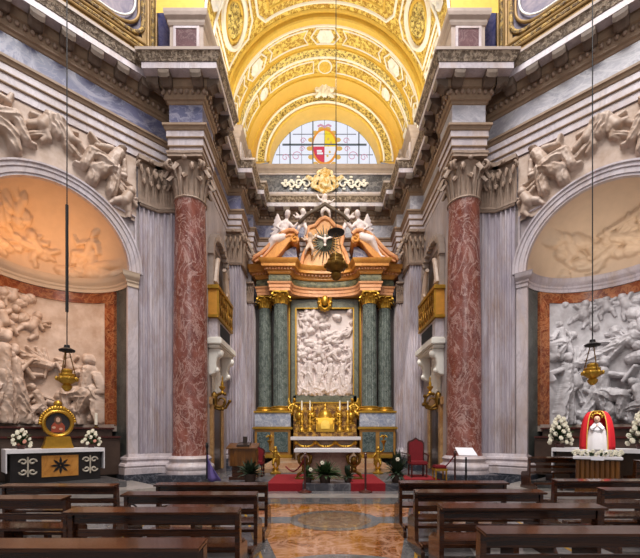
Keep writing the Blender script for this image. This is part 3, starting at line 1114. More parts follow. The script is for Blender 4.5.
for i, a in enumerate((-80, -48, 48, 80)):
    patch('medallion', 'whitest', a, 18.82, .3, .3, 3.97, 60 + i)
patch('medallion', 'goldp', 0, 18.82, .3, .3, 3.97, 66)
vtube('moulding', [(math.degrees(.32 * math.cos(t) / 3.97), 18.82 + .32 * math.sin(t)) for t in np.linspace(0, 2 * math.pi, 16, endpoint=False)], .04, 'whitest', 0, True, 3.97)
for a0, a1 in ((-74, -54), (-42, -8), (8, 42), (54, 74)):
    vtube('moulding', [(a0, 18.52), (a1, 18.52), (a1, 19.1), (a0, 19.1)], .03, 'whitest', 0, True, 3.97)
# large coffers of the front half
vtube('moulding', [(-40, 14.4), (40, 14.4), (40, 15.9), (36, 16.3), (-36, 16.3), (-40, 15.9)], .06, 'whitest', 0, True)
vtube('moulding', [(-33, 14.7), (33, 14.7), (33, 15.95), (-33, 15.95)], .05, 'goldp', 0, True)
for s in (-1, 1):
    ov = [(s * 57 + 9.5 * math.cos(t), 15.2 + .92 * math.sin(t)) for t in np.linspace(0, 2 * math.pi, 24, endpoint=False)]
    vtube('moulding', ov, .1, 'whitest', .03, True)
    ov = [(s * 57 + 6.8 * math.cos(t), 15.2 + .66 * math.sin(t)) for t in np.linspace(0, 2 * math.pi, 24, endpoint=False)]
    vtube('moulding', ov, .06, 'goldp', .03, True)
    patch('medallion', 'orn2', s * 57, 15.2, .46, .6, 4.31, 70 + s, 'round', 'stand')
    vtube('moulding', [(s * 44, 14.3), (s * 44, 15.9), (s * 49, 16.38), (s * 70, 16.3), (s * 70, 14.3)], .05, 'whitest', 0, True)
    vtube('moulding', [(s * 73, 14.3), (s * 73, 16.3), (s * 88, 16.3), (s * 88, 14.3)], .045, 'whitest', 0, True)
    patch('medallion', 'whitest', s * 80, 15.7, .45, .5, 4.31, 80 + s, 'round', 'stand')
    patch('medallion', 'whitest', s * 80, 14.8, .45, .4, 4.31, 84 + s, 'round', 'putto')
    patch('medallion', 'whitest', s * 40, 13.35, .6, .42, 4.04, 86 + s, 'round', 'putto')
    patch('medallion', 'whitest', s * 70, 13.35, .6, .42, 4.04, 88 + s, 'round', 'putto')
for i, a in enumerate((-24, 0, 24)):
    patch('medallion', 'whitest' if i != 1 else 'goldp', a, 15.3, .6, .5, 4.31, 92 + i, 'round', 'fly')
patch('medallion', 'whitest', 0, 13.35, .7, .45, 4.04, 97, 'round', 'putto')

# ---- lunette window in the end wall
def lun(x, z):
    return (x, 20.9, z)


m = MB()
m.xprism([(x, z) for x, z in arc(0, ZV + .2, 2.86, 0, math.pi, 40)], 20.9, 20.94)
win = struct(m.build('window_1', emis('daylit_glass', (232, 236, 250), 1.02)), 'arched stained glass window')
m = MB()
for x in (-1.84, -.62, .62, 1.84):
    h = math.sqrt(2.86 ** 2 - x * x)
    m.box(x - .03, x + .03, 20.84, 20.9, ZV, ZV + h + .19)
m.box(-2.25, 2.25, 20.84, 20.9, ZV + 1.70, ZV + 1.77)
struct(m.build('window_bars', plain('steel_bars', (80, 96, 120), .5), win))
m = MB()
for x in (-1.22, -2.4, 1.22, 2.4, 0):
    h = math.sqrt(2.86 ** 2 - x * x)
    m.box(x - .012, x + .012, 20.86, 20.9, ZV, ZV + h + .19)
for z in (1.2, 2.3):
    hw_ = math.sqrt(2.86 ** 2 - z * z)
    m.box(-hw_, hw_, 20.86, 20.9, ZV + z - .01, ZV + z + .01)
struct(m.build('leading', plain('lead', (110, 116, 140), .5), win))
# coat of arms of the glass: quartered oval in an orange cartouche
gl = {k: emis('glass_' + k, c, .95) for k, c in dict(red=(214, 40, 84), white=(240, 238, 244), yellow=(246, 214, 40), orange=(236, 150, 48), amber=(222, 176, 90), rose=(206, 150, 176), blue=(140, 150, 206)).items()}
oc, oz, ow, oh = .0, ZV + 1.63, .6, .86


def oval(m_, sx, sz, a0, a1, y0, y1, inner=0.0):
    t = np.linspace(a0, a1, 28)
    if inner:
        for q0, q1 in zip(t[:-1], t[1:]):
            m_.xprism([(oc + sx * math.cos(q0), oz + sz * math.sin(q0)), (oc + sx * math.cos(q1), oz + sz * math.sin(q1)),
                       (oc + inner * sx * math.cos(q1), oz + inner * sz * math.sin(q1)), (oc + inner * sx * math.cos(q0), oz + inner * sz * math.sin(q0))], y0, y1)
    else:
        m_.xprism([(oc, oz)] + [(oc + sx * math.cos(q), oz + sz * math.sin(q)) for q in t], y0, y1)


for nm, a0, a1 in (('yellow', 0, math.pi / 2), ('white', math.pi / 2, math.pi), ('red', math.pi, 1.5 * math.pi), ('white', 1.5 * math.pi, 2 * math.pi)):
    m = MB()
    oval(m, ow, oh, a0, a1, 20.86, 20.89)
    struct(m.build('arms_quarter', gl[nm], win))
m = MB()
oval(m, ow * 1.16, oh * 1.14, 0, 2 * math.pi, 20.85, 20.89, .87)
struct(m.build('cartouche', gl['orange'], win))
m = MB()
for t in np.linspace(0, 2 * math.pi, 15)[:-1]:
    m.ball((oc + ow * 1.32 * math.cos(t), 20.87, oz + oh * 1.24 * math.sin(t) - .1), .13, 8, 5, (1.3, .1, 1))
struct(m.build('cartouche_scrolls', gl['amber'], win))
m = MB()
m.box(oc - .4, oc - .08, 20.845, 20.865, oz - .42, oz - .32)
for t in (-.5, -.25, .0):
    m.ball((oc - .2 + t * .3, 20.85, oz - .24), .07, 8, 4, (1, .1, .8))
struct(m.build('arms_charge', gl['white'], win))
m = MB()
for x, z in ((.2, .4), (.35, .2), (.2, .06), (.28, -.3), (.16, -.5)):
    m.ball((oc + x, 20.85, oz + z), .06, 8, 4, (1, .1, 1.3))
struct(m.build('arms_charge', gl['amber'], win))
m = MB()
m.tube([(-.36, 20.86, oz + 1.08), (-.2, 20.86, oz + 1.16), (0, 20.86, oz + 1.05), (.2, 20.86, oz + 1.16), (.36, 20.86, oz + 1.08)], .05, 6)
for s in (-1, 1):
    for cx, cz, q in ((1.5, 1.12, .28), (2.1, 1.05, .2), (1.15, 1.95, .17), (1.2, 1.5, .16)):
        m.tube([(s * cx + q * (1 - i / 20) * math.cos(i * .5), 20.87, ZV + cz + q * (1 - i / 20) * math.sin(i * .5)) for i in range(16)], .02, 5)
struct(m.build('glass_scrolls', gl['rose'], win))

MT['orn3'] = ornament('brown_gilded_leaf', (92, 66, 28), (196, 160, 84), 12, 1.0)
MT['bronzeb'] = plain('brown_gilded_board', (138, 106, 54), .5, .3, .15, 5)
# ---- pendentives above the chapel cornices
for s in (-1, 1):
    w = W(s)
    m = MB()
    m.grid(np.array([[w(u, -.35 + .9 * max(0, (z - 14)) * .10, z) for z in np.linspace(13.4, 20, 8)] for u in np.linspace(-.6, 6.6, 12)]))
    pend = struct(m.build('wall_pendentive_' + SIDE[s], 'fresco', smooth=True))
    m = MB()
    m.wprism([(.5, 14.8), (5.4, 14.8), (5.4, 19.6), (.5, 19.6)], w, -.5, -.16)
    struct(m.build('fresco_panel', 'frescod', pend))
    m = MB()
    for a, b, c, d in ((.0, .5, 14.3, 19.6), (5.4, 5.9, 14.3, 19.6), (.5, 5.4, 14.3, 14.85)):
        m.wprism([(a, c), (b, c), (b, d), (a, d)], w, -.5, -.10)
    struct(m.build('frame_board', 'bronzeb', pend))
    for o, rr_, rad, mt in ((.03, .05, 0, 'bronzeb'), (.15, .06, 0, 'orn3'), (.30, .05, 0, 'bronzeb'), (.46, .07, .5, 'orn3'), (.60, .05, .7, 'bronzeb'), (.72, .03, .8, 'whitest')):
        half = [(o, 19.6), (o, 14.4 + o * .9 + rad)] + [(o + rad * (1 - math.cos(t)), 14.4 + o * .9 + rad * (1 - math.sin(t))) for t in np.linspace(0.1, math.pi / 2, 8 if rad else 1)] + ([(o, 14.4 + o * .9)] if not rad else [])
        m = MB()
        m.tube([w(u, -.08, z) for u, z in half + [(5.9 - u, z) for u, z in reversed(half)]], rr_, 8)
        struct(m.build('gilded_frame', mt, pend, smooth=True))
    m = MB()
    m.sweep([w(6.4, -.1, 0)[:2], w(.2, -.1, 0)[:2]] if s < 0 else [w(.2, -.1, 0)[:2], w(6.4, -.1, 0)[:2]], [(0, 13.5), (.3, 13.5), (.3, 13.75), (.2, 13.85), (.1, 14.1), (0, 14.1)])
    struct(m.build('ledge', 'moulding', pend))

# ---- side doors of the chancel (behind the red columns)
for i, s in enumerate((-1, 1)):
    m = MB()
    m.box(s * 4.42 - .05, s * 4.42 + .05, 15.0, 16.3, .2, 2.75)
    d = struct(m.build('door_%d' % (i + 1), 'dwood'), 'dark wooden side door of the chancel')
    m = MB()
    for y0, y1, z0, z1 in ((14.78, 15.0, .2, 3.0), (16.3, 16.52, .2, 3.0), (14.7, 16.6, 2.75, 3.05)):
        m.box(s * 4.42 - .12, s * 4.42 + .12, y0, y1, z0, z1)
    struct(m.build('door_frame', marble('door_jasper', (168, 120, 66), (206, 168, 120), (120, 80, 50), 1, 2, .04, .5), d, bevel=.01))

# ================================================================ COLUMNS, PILASTERS, RELIEFS
for s, lab in ((-1, 'tall red veined marble column on the side of the round Christ picture'), (1, 'tall red veined marble column on the side of the red caped statue')):
    t = column(lab, 'red marble columns at the chancel opening', s * 4.6, 13.12, .56, .33, .92, 9.3, 10.76, ('red', 'white', 'capital'))
    m = MB()
    m.box(s * 4.6 - .84, s * 4.6 + .84, 12.3, 13.4, 0, .33)
    m.build('plinth', 'plinth', t, bevel=.01)


MT['pil'] = marble('pilaster_marble', (160, 150, 160), (200, 190, 194), (140, 130, 144), (2, 2, .2), 1.1, .03, .5, grime=(148, 120, 100))


def pilaster(lab, group, path, nfl, z0, z1, z2, caps, base=True, mat='pil', bw=.1):
    """Fluted pilaster on a plan path (room to the right); caps: (centre, along, normal, width) of each capital face."""
    t = thing('pilaster', lab, 'pilaster', (*path[0], z0), group)
    m = MB()
    fluted(m, path, z0 + (.0 if not base else .42), z1, nfl, .075, .78)
    m.build('shaft', mat, t)
    m = MB()
    m.sweep(path, [(0, z1 - .09), (.04, z1 - .08), (.06, z1 - .04), (.04, z1), (0, z1)])
    for o, a, n, w_ in caps:
        flat_capital(m, o, a, n, w_, z1, z2)
    m.build('capital', 'capital', t, smooth=45)
    if base:
        m = MB()
        m.sweep(path, [(-.02, z0), (bw, z0), (bw, z0 + .12), (bw * .6, z0 + .16), (bw * .9, z0 + .22), (bw * .5, z0 + .3), (bw * .2, z0 + .36), (0.004, z0 + .44), (-.02, z0 + .44)])
        m.build('base', 'white', t, smooth=35)
    return t


for s, who in ((-1, 'orange lit chapel niche'), (1, 'chapel niche of the red caped statue')):
    w = W(s)
    pth = [w(.62, 0, 0)[:2], w(0, 0, 0)[:2], (s * 5.1, 13.3)]
    av, nv = (s * R2, R2), (-s * R2, -R2)
    c0 = w(.31, 0, 0)
    caps = [(c0[:2], (s * -R2, R2) if False else (s * R2, R2), (-s * R2, -R2), .66), ((s * 5.46, 13.3), (1, 0), (0, -1), .56)]
    caps[0] = (c0[:2], (R2 * -s, R2), (s * -R2, -R2), .66)
    if s > 0:
        pth = pth[::-1]
    pilaster('white fluted corner pilaster between red column and ' + who, 'fluted pilasters beside the red columns', pth, (4, 3) if s < 0 else (3, 4), .98, 9.25, 10.76, caps, base=False)
    side = 'lectern' if s < 0 else 'red throne chair'
    pth = [(s * 4.42, 17.5), (s * 3.8, 17.5), (s * 3.8, 19.0)]
    caps = [((s * 4.1, 17.5), (1, 0), (0, -1), .66), ((s * 3.8, 18.2), (0, 1), (-s, 0), .9)]
    nf = (5, 10)
    if s > 0:
        pth, nf = pth[::-1], nf[::-1]
    pilaster('pale fluted pilaster inside the chancel behind the ' + side, 'fluted pilasters inside the chancel', pth, nf, .55, 9.3, 10.76, caps)
    pth = [(s * 3.8, 19.0), (s * 3.5, 19.0), (s * 3.5, 20.0)]
    caps = [((s * 3.65, 19.0), (1, 0), (0, -1), .34)]
    nf = (3, 8)
    if s > 0:
        pth, nf = pth[::-1], nf[::-1]
    pilaster('narrow fluted pilaster next to the green columns on the side of the ' + side, 'narrow pilasters flanking the altarpiece', pth, nf, .55, 8.1, 9.0, caps)
    m = MB()
    m.sweep(([(s * 4.46, 17.5), (s * 3.8, 17.5), (s * 3.8, 19.0), (s * 3.5, 19.0), (s * 3.5, 20)] if s < 0 else mir([(-4.46, 17.5), (-3.8, 17.5), (-3.8, 19.0), (-3.5, 19.0), (-3.5, 20)])),
            [(0, .0), (.12, .0), (.12, .45), (.1, .55), (0, .55)])
    struct(m.build('baseboard_chancel_' + SIDE[s], 'plinth'))


# ---- carved reliefs of the two niches
def cyl(s):
    w = W(s)

    def fn(X, H, Z):
        an = X / NR
        r = NR - .03 - H
        u = U0 - r * np.sin(an)
        d = -r * np.cos(an) - .08
        return w(u, d, Z)
    return fn


def frame_strip(s, a0, a1, z0, z1, r, name, mat, parent=None):
    w = W(s)
    m = MB()
    an = np.radians(np.linspace(a0, a1, max(2, int(abs(a1 - a0) / 3) + 2)))
    rows = []
    for a in an:
        rows.append([w(U0 - q * math.sin(a), -q * math.cos(a) - .08, z) for q, z in ((NR, z0), (r, z0), (r, z1), (NR, z1))])
    m.grid(np.array(rows), closed_v=True)
    m.f.append((0, 1, 2, 3))
    m.f.append(tuple(m.n - 4 + i for i in range(4)))
    return m.build(name, mat, parent, smooth=30)


QM = 2.0
left_caps = (fig(-1.35, 2.0, 2.7, 'stand', -.06, 1, 3, .04) + fig(-.62, 2.0, 2.35, 'stand', .12, 1, 7, .02) + fig(-.05, 2.0, 1.35, 'kneel', .05, -1, 21, .02)
             + fig(1.25, 2.0, 2.25, 'sit', -.12, -1, 5, .05) + fig(.62, 1.95, 1.15, 'putto', .1, 1, 30, .03) + fig(.95, 3.55, .85, 'putto', .3, 1, 33, 0)
             + fig(-1.05, 4.65, 1.0, 'putto', .3, 1, 11) + fig(-.4, 4.75, .9, 'putto', -.4, -1, 12) + fig(-1.65, 5.0, .95, 'putto', .2, 1, 13) + fig(-.95, 5.55, .75, 'putto', -.3, 1, 14)
             + fig(-.2, 4.0, 1.2, 'fly', -.5, 1, 15) + clouds(14, -1.9, -.3, 4.5, 6.0, .1, .22, 2) + clouds(8, -1.8, 1.8, 1.95, 2.2, .12, .2, 4))
right_caps = (fig(-1.5, 2.0, 2.3, 'stand', -.05, -1, 23, .04) + fig(-.3, 2.0, 2.1, 'sit', 0, 1, 25, .06) + fig(1.6, 2.0, 2.4, 'stand', -.1, -1, 26, .04) + fig(.75, 2.0, 1.5, 'kneel', 0, -1, 27, .02)
              + fig(-1.5, 4.2, 1.2, 'sit', .1, -1, 31) + fig(-.75, 4.1, 1.4, 'fly', .5, -1, 32) + fig(.1, 4.5, 1.4, 'fly', .3, 1, 33) + fig(.95, 4.5, 1.0, 'putto', .2, -1, 34) + fig(1.55, 5.1, .95, 'putto', -.2, -1, 35) + fig(.5, 5.4, .8, 'putto', .4, 1, 37)
              + fig(-.2, 5.45, .75, 'putto', 0, 1, 38) + fig(-1.0, 5.3, .85, 'putto', -.3, -1, 39) + fig(-.95, 2.9, 1.1, 'putto', .3, -1, 40)
              + clouds(22, -1.9, 1.9, 4.0, 6.0, .1, .24, 6) + clouds(8, -1.8, 1.8, 1.95, 2.3, .12, .22, 8))
for s, caps, lab, mt in ((-1, left_caps, 'large curved marble relief of robed figures above the altar with the round Christ picture', 'relief'),
                         (1, right_caps, 'large curved marble relief of crowded figures behind the red caped statue', 'relief_cool')):
    c = W(s)(U0, -1.0, 1.9)
    t = thing('marble_relief', lab, 'relief', c, 'reliefs in the chapel niches')
    relief_plane('carving', mt, cyl(s), -QM, QM, 1.95, 6.08, [((-q[0] if s > 0 else q[0]), q[1], q[2], (-q[3] if s > 0 else q[3]), *q[4:]) for q in caps], 230, 270, t, 1.05, .05, None, .06)
    for nm, a0, a1, z0, z1 in (('frame_side', -70, -57.6, 1.9, 6.38), ('frame_side', 57.6, 70, 1.9, 6.38), ('frame_top', -57.6, 57.6, 6.05, 6.38)):
        frame_strip(s, a0, a1, z0, z1, NR - .1, nm, 'jasper', t)
    frame_strip(s, -70, 70, 1.72, 1.95, NR - .22, 'sill', 'moulding', t)


def sph(s):
    w = W(s)

    def fn(A, H, E):
        r = NR - H
        return w(U0 - r * np.cos(E) * np.sin(A), -r * np.cos(E) * np.cos(A) - .08, ZS + r * np.sin(E))
    return fn


def conch(s, caps, mat, label):
    na, ne = 150, 100
    A, E = np.meshgrid(np.linspace(-math.pi / 2, math.pi / 2, na), np.linspace(0.0, math.pi / 2, ne), indexing='ij')
    Q, Zq = NR * np.cos(E) * np.sin(A), NR * np.sin(E)
    if s > 0:
        caps = [(-q[0], q[1], q[2], -q[3], *q[4:]) for q in caps]
    H = carve(Q, Zq, caps, 1.0, .04, 2.0, .03) * np.clip((2.0 - np.sqrt(Q ** 2 + Zq ** 2)) / .15, 0, 1) + 0.0
    m = MB()
    m.grid(np.stack(sph(s)(A, H, E), -1))
    o = m.build('niche_shell', mat, None, smooth='all')
    return tag(o, label, 'relief')


conch(-1, fig(-.15, .72, 1.1, 'fly', .1, -1, 3, .02) + fig(.05, .35, .95, 'putto', .5, 1, 4, .02) + fig(1.1, .35, 1.05, 'sit', -.2, -1, 5, .02) + clouds(12, .7, 1.7, .1, .5, .12, .24, 5) + clouds(8, -1.7, -.5, .1, .6, .12, .24, 9)
      + fig(-1.1, .7, 1.0, 'putto', .3, 1, 6) + fig(-.9, 1.2, .7, 'putto', -.5, 1, 8) + clouds(5, -1.1, -.5, 1.2, 1.6, .1, .2, 3), 'stucco', 'shell vault of the orange lit niche with carved flying angels')
conch(1, fig(-.35, .55, 1.2, 'fly', .4, 1, 13, .02) + fig(.5, .95, 1.3, 'fly', -.1, -1, 14, .02) + fig(1.0, .55, .95, 'putto', .2, -1, 15, .02) + fig(-1.0, .5, .9, 'putto', .2, 1, 16)
      + [(-.3, 1.2, .06, .2, 1.35, .06, .06, .3), (.2, 1.35, .06, .8, 1.45, .07, .06, .3), (.8, 1.45, .07, 1.2, 1.3, .06, .06, .3)] + clouds(20, -1.6, 1.6, .1, 1.3, .12, .25, 15), 'stucco', 'shell vault of the cool grey niche with carved angels and ribbon')

# ---- spandrel reliefs over the niche arches
sp_caps = (fig(1.02, -1.42, 1.75, 'sit', -.5, -1, 41, .03) + fig(1.75, -1.95, .95, 'putto', -.4, -1, 42, .02) + [(1.5, -1.0, .1, 2.05, -1.25, .05, .03, .3), (1.45, -.85, .1, 2.05, -1.0, .05, .03, .3), (1.5, -1.15, .1, 2.0, -1.5, .05, .03, .3)]
           + fig(.5, -.72, .85, 'putto', .5, 1, 44, .02) + [(.1, -.1, .17, .2, -.5, .1, .06, .25), (-.1, -.1, .17, -.2, -.5, .1, .06, .25), (.0, -.05, .2, 0, -.45, .16, .04, .2)]
           + fig(-.45, -.75, .9, 'putto', -.4, -1, 45, .03) + fig(-1.02, -1.42, 1.75, 'sit', .5, 1, 46, .03) + [(-1.5, -1.0, .1, -2.05, -1.25, .05, .03, .3), (-1.45, -.85, .1, -2.05, -1.0, .05, .03, .3)]
           + fig(-1.8, -1.95, .95, 'putto', .4, 1, 47, .02) + [(.25, -.6, .09, .8, -.95, .07, .04, .3), (-.25, -.6, .09, -.8, -.95, .07, .04, .3)])
for s, lab in ((-1, 'carved reclining angels on the arch over the orange lit niche'), (1, 'carved reclining angels on the arch over the red caped statue')):
    w = W(s)
    fn = lambda X, H, Z, w=w: w(U0 - X, -.06 + H, 10.72 + Z)
    caps = [(-q[0] if s > 0 else q[0], q[1], q[2], -q[3] if s > 0 else q[3], *q[4:]) for q in sp_caps]
    o = relief_plane('spandrel_relief', 'relief', fn, -2.25, 2.25, -2.1, 0, caps, 240, 112, None, 1.15, .03, up=.04,
                     mask=lambda X, Z: (X ** 2 + (Z + 10.72 - ZS) ** 2 > 2.36 ** 2))
    tag(o, lab, 'relief', 'spandrel reliefs over the niches')
    # thin panel mouldings of the spandrel corners
    m = MB()
    for q in ((2.28, 2.28),):
        pts = [w(U0 - 2.24, .0, 7.3), w(U0 - 2.24, .0, 8.55), w(U0 - 1.75, .0, 8.62), w(U0 - 2.24, 0, 8.6)]
        m.tube([w(U0 - 2.22, -.02, 7.75), w(U0 - 2.22, -.02, 8.75), w(U0 - 1.55, -.02, 8.85)], .035, 6)
        m.tube([w(U0 + 2.22, -.02, 7.75), w(U0 + 2.22, -.02, 8.75), w(U0 + 1.55, -.02, 8.85)], .035, 6)
    struct(m.build('trim_%d' % (17 if s < 0 else 18), 'white', smooth=True))

# ---- stucco cartouche below the window
t = thing('stucco_cartouche', 'white and gold stucco cartouche with scrolling branches on the dark panel under the window', 'cartouche', (0, 19.9, 14.4))
caps = [(0, -.1, .34, 0, .12, .3, .08, .1), (-.3, .45, .14, -.05, .5, .16, .08, .2), (.3, .45, .14, .05, .5, .16, .08, .2), (0, .5, .15, 0, .66, .1, .08, 0), (-.4, -.3, .16, 0, -.5, .14, .06, .2), (.4, -.3, .16, 0, -.5, .14, .06, .2)]
for sgn in (-1, 1):
    caps += [(sgn * .42, .2, .16, sgn * .6, -.2, .14, .07, .25), (sgn * .6, .1, .13, sgn * .85, .25, .12, .05, .2)]
relief_plane('shield', 'ornw', lambda X, H, Z: (X, 19.86 - H, 14.42 + Z), -.95, .95, -.68, .78, caps, 70, 56, t, .8, 0, mask=lambda X, Z: carve(X, Z, caps, .8, 0) > .01)
for sgn in (-1, 1):
    m = MB()
    for cx, cz, q, d in ((.95, .0, .26, 1), (1.35, .05, .24, -1), (1.7, -.08, .2, 1), (2.0, .0, .13, -1)):
        m.tube([(sgn * (cx + q * (1 - i / 22) * math.cos(d * i * .45)), 19.84, 14.4 + cz + q * (1 - i / 22) * math.sin(d * i * .45)) for i in range(17)], .045, 6)
        for k in range(4):
            m.ball((sgn * (cx + q * 1.1 * math.cos(k * 1.6)), 19.82, 14.4 + cz + q * 1.1 * math.sin(k * 1.6)), .07, 6, 4, (1.4, .6, .8))
    m.build('branch', 'whitest', t, smooth=True)



# ================================================================ THE HIGH ALTAR
grp = 'green columns of the high altar'
for s, side in ((-1, 'lectern'), (1, 'red throne chair')):
    t = column('front green fluted marble column beside the altar relief, on the %s side' % side, grp, s * 2.13, 18.75, .36, 2.72, 2.98, 7.83, 8.42, ('green', 'gold', 'gold'), 28, fl=18)
    t = column('outer green fluted marble column next to the narrow pilaster on the %s side' % side, grp, s * 2.97, 19.4, .33, 2.72, 2.98, 7.83, 8.42, ('green', 'gold', 'gold'), 28, fl=18)
    # pedestals
    t = thing('altar_pedestal', 'gilded stone pedestal with dark panels under the green columns, on the %s side' % side, 'pedestal', (s * 2.5, 19, .52), 'pedestals of the high altar')
    x0, x1 = sorted((s * 1.62, s * 3.3))
    m = MB()
    m.box(x0, x1, 18.25, 19.77, .52, 1.86)
    m.build('body', plain('brown_gold_stone', (176, 128, 62), .4, .15, .12, 4), t, bevel=.02)
    m = MB()
    m.box(x0 - .1, x1 + .1, 18.15, 19.77, 1.86, 1.98)
    m.box(x0 - .08, x1 + .08, 18.17, 19.77, .52, .68)
    m.build('moulding', 'gold', t, bevel=.03)
    m = MB()
    m.box(x0, x1, 18.3, 19.77, 1.98, 2.64)
    m.build('block', marble('white_blue_marble', (150, 158, 178), (206, 208, 214), (96, 106, 140), 1, 3, .05, .6, .3, 3), t, bevel=.02)
    m = MB()
    m.box(x0 - .06, x1 + .06, 18.24, 19.77, 2.64, 2.73)
    m.build('cap', 'gold', t, bevel=.02)
    for xa, xb in ((x0 + .12, x0 + .74), (x0 + .92, x1 - .12)):
        m = MB()
        m.box(xa, xb, 18.2, 18.26, .8, 1.74)
        m.build('panel', marble('verde_panel', (46, 60, 60), (84, 100, 98), (150, 160, 156), 1, 3, .04, .5, .08), t, bevel=.01)
# altarpiece wall: dark backing, frame and central relief
t = thing('altarpiece', 'marble altarpiece relief panel with green marble frame and gilded edges', 'altarpiece', (0, 19.8, 2.7))
m = MB()
m.box(-3.5, 3.5, 19.78, 20.01, .52, 8.6)
m.build('backing', plain('dark_brown_marble', (70, 56, 52), .4, 0, .2, 3), t)
m = MB()
for a, b, c, d in ((-1.68, -1.42, 3.2, 8.38), (1.42, 1.68, 3.2, 8.38), (-1.42, 1.42, 7.9, 8.38), (-1.6, 1.6, 3.2, 3.58)):
    m.box(a, b, 19.5, 19.8, c, d)
m.build('frame', 'dgreen', t, bevel=.02)
m = MB()
for a, b, c, d in ((-1.46, -1.415, 3.58, 7.94), (1.415, 1.46, 3.58, 7.94), (-1.46, 1.46, 7.9, 7.94), (-1.8, -1.74, 2.7, 8.38), (1.74, 1.8, 2.7, 8.38)):
    m.box(a, b, 19.44, 19.8, c, d)
m.build('gilded_edge', 'gold', t, bevel=.02)
m = MB()
for a, b in ((-2.05, -1.82), (1.82, 2.05)):
    m.box(a, b, 19.6, 19.8, 2.7, 8.35)
m.build('side_strip', 'peach', t, bevel=.02)
caps = []
rr = random.Random(12)
for i in range(6):
    caps += fig(-1.28 + i * .51, -2.15 + rr.uniform(0, .15), 1.75 + rr.uniform(-.2, .2), 'stand', rr.uniform(-.12, .12), rr.choice((-1, 1)), 200 + i, .03 * (i % 2))
for i in range(5):
    caps += fig(-1.1 + i * .55, -2.2, 1.0, rr.choice(('kneel', 'sit')), rr.uniform(-.2, .2), rr.choice((-1, 1)), 220 + i, .07)
for i in range(4):
    caps += fig(-1.2 + i * .8, -.6 + rr.uniform(-.1, .2), 1.1, rr.choice(('sit', 'kneel', 'putto')), rr.uniform(-.4, .4), rr.choice((-1, 1)), 240 + i, .03)
for i in range(9):
    caps += fig(rr.uniform(-1.25, 1.25), rr.uniform(.5, 1.6), rr.uniform(.7, 1.0), rr.choice(('putto', 'fly', 'putto')), rr.uniform(-.7, .7), rr.choice((-1, 1)), 260 + i, .02)
caps += clouds(40, -1.45, 1.45, -.4, 2.1, .1, .24, 31) + clouds(14, -1.45, 1.45, -2.2, -1.9, .1, .2, 33)
relief_plane('carving', 'relief_white', lambda X, H, Z: (X, 19.74 - H, 5.74 + Z), -1.43, 1.43, -2.18, 2.18, caps, 180, 250, t, 1.15, .05, None, .04)
m = MB()
caps2 = []
for i in range(7):
    a = i / 6 * math.pi
    m.ball((.28 * math.cos(a), 19.3, 8.15 - .35 * math.sin(a)), .11, 8, 5)
m.ball((0, 19.28, 8.25), .2, 10, 6, (1, .7, 1.3))
m.tube([(-.3, 19.3, 8.4), (-.2, 19.25, 7.9), (0, 19.22, 7.75), (.2, 19.25, 7.9), (.3, 19.3, 8.4)], .07, 6)
m.build('cherub_head', 'gold', t, smooth=True)

# entablature of the altarpiece: rose architrave, green frieze, yellow cornice
CV = [(-.0, 19.35)]
mid = [(x, 18.85 + .42 * (1 - (x / 1.5) ** 2) ** .5 if abs(x) < 1.5 else 18.85) for x in np.linspace(-1.46, 1.46, 17)]
EP = [(-3.32, 20.0), (-3.32, 19.05), (-2.62, 18.95), (-2.62, 18.38), (-1.66, 18.38), (-1.58, 18.8)] + mid + [(1.58, 18.8), (1.66, 18.38), (2.62, 18.38), (2.62, 18.95), (3.32, 19.05), (3.32, 20.0)]
t = thing('altar_entablature', 'orange and green marble entablature on the green altar columns', 'entablature', (0, 19, 8.42))
m = MB()
m.sweep(EP, [(-.2, 8.42), (0, 8.42), (0, 8.56), (.03, 8.57), (.03, 8.7), (.08, 8.74), (.1, 8.82), (-.2, 8.82)])
m.build('architrave', 'peach', t, smooth=35)
m = MB()
m.sweep(EP, [(-.2, 8.82), (-.02, 8.82), (.03, 8.9), (.03, 9.1), (-.02, 9.18), (-.2, 9.18)])
m.build('frieze', ornament('green_gold_frieze', (78, 82, 64), (124, 120, 88), 8, .6), t, smooth=35)
m = MB()
m.sweep(EP, [(-.2, 9.18), (.03, 9.18), (.08, 9.24), (.08, 9.28), (.14, 9.34), (.14, 9.42), (.34, 9.44), (.34, 9.56), (.38, 9.6), (.46, 9.7), (.48, 9.76), (-.2, 9.78)])
cor = part_of(m.build('cornice', 'orange', t, smooth=35))
m = MB()
for q, d, nr in along(EP, .14, .17):
    p_ = (q.x + nr.x * .18, q.y + nr.y * .18)
    m.obox(p_, (d.x, d.y), (nr.x, nr.y), -.04, .04, -.08, .05, 9.34, 9.43)
m.build('dentil_pattern', 'peach', cor)
m = MB()
m.prism([(-3.32, 20), (-3.26, 19.15), (-2.55, 19.05), (-2.55, 18.45), (-1.74, 18.45), (-1.66, 19.0), (-.8, 19.4), (0, 19.47), (.8, 19.4), (1.66, 19.0), (1.74, 18.45), (2.55, 18.45), (2.55, 19.05), (3.26, 19.15), (3.26, 20)], 8.44, 9.76)
m.build('core', 'orange', t)

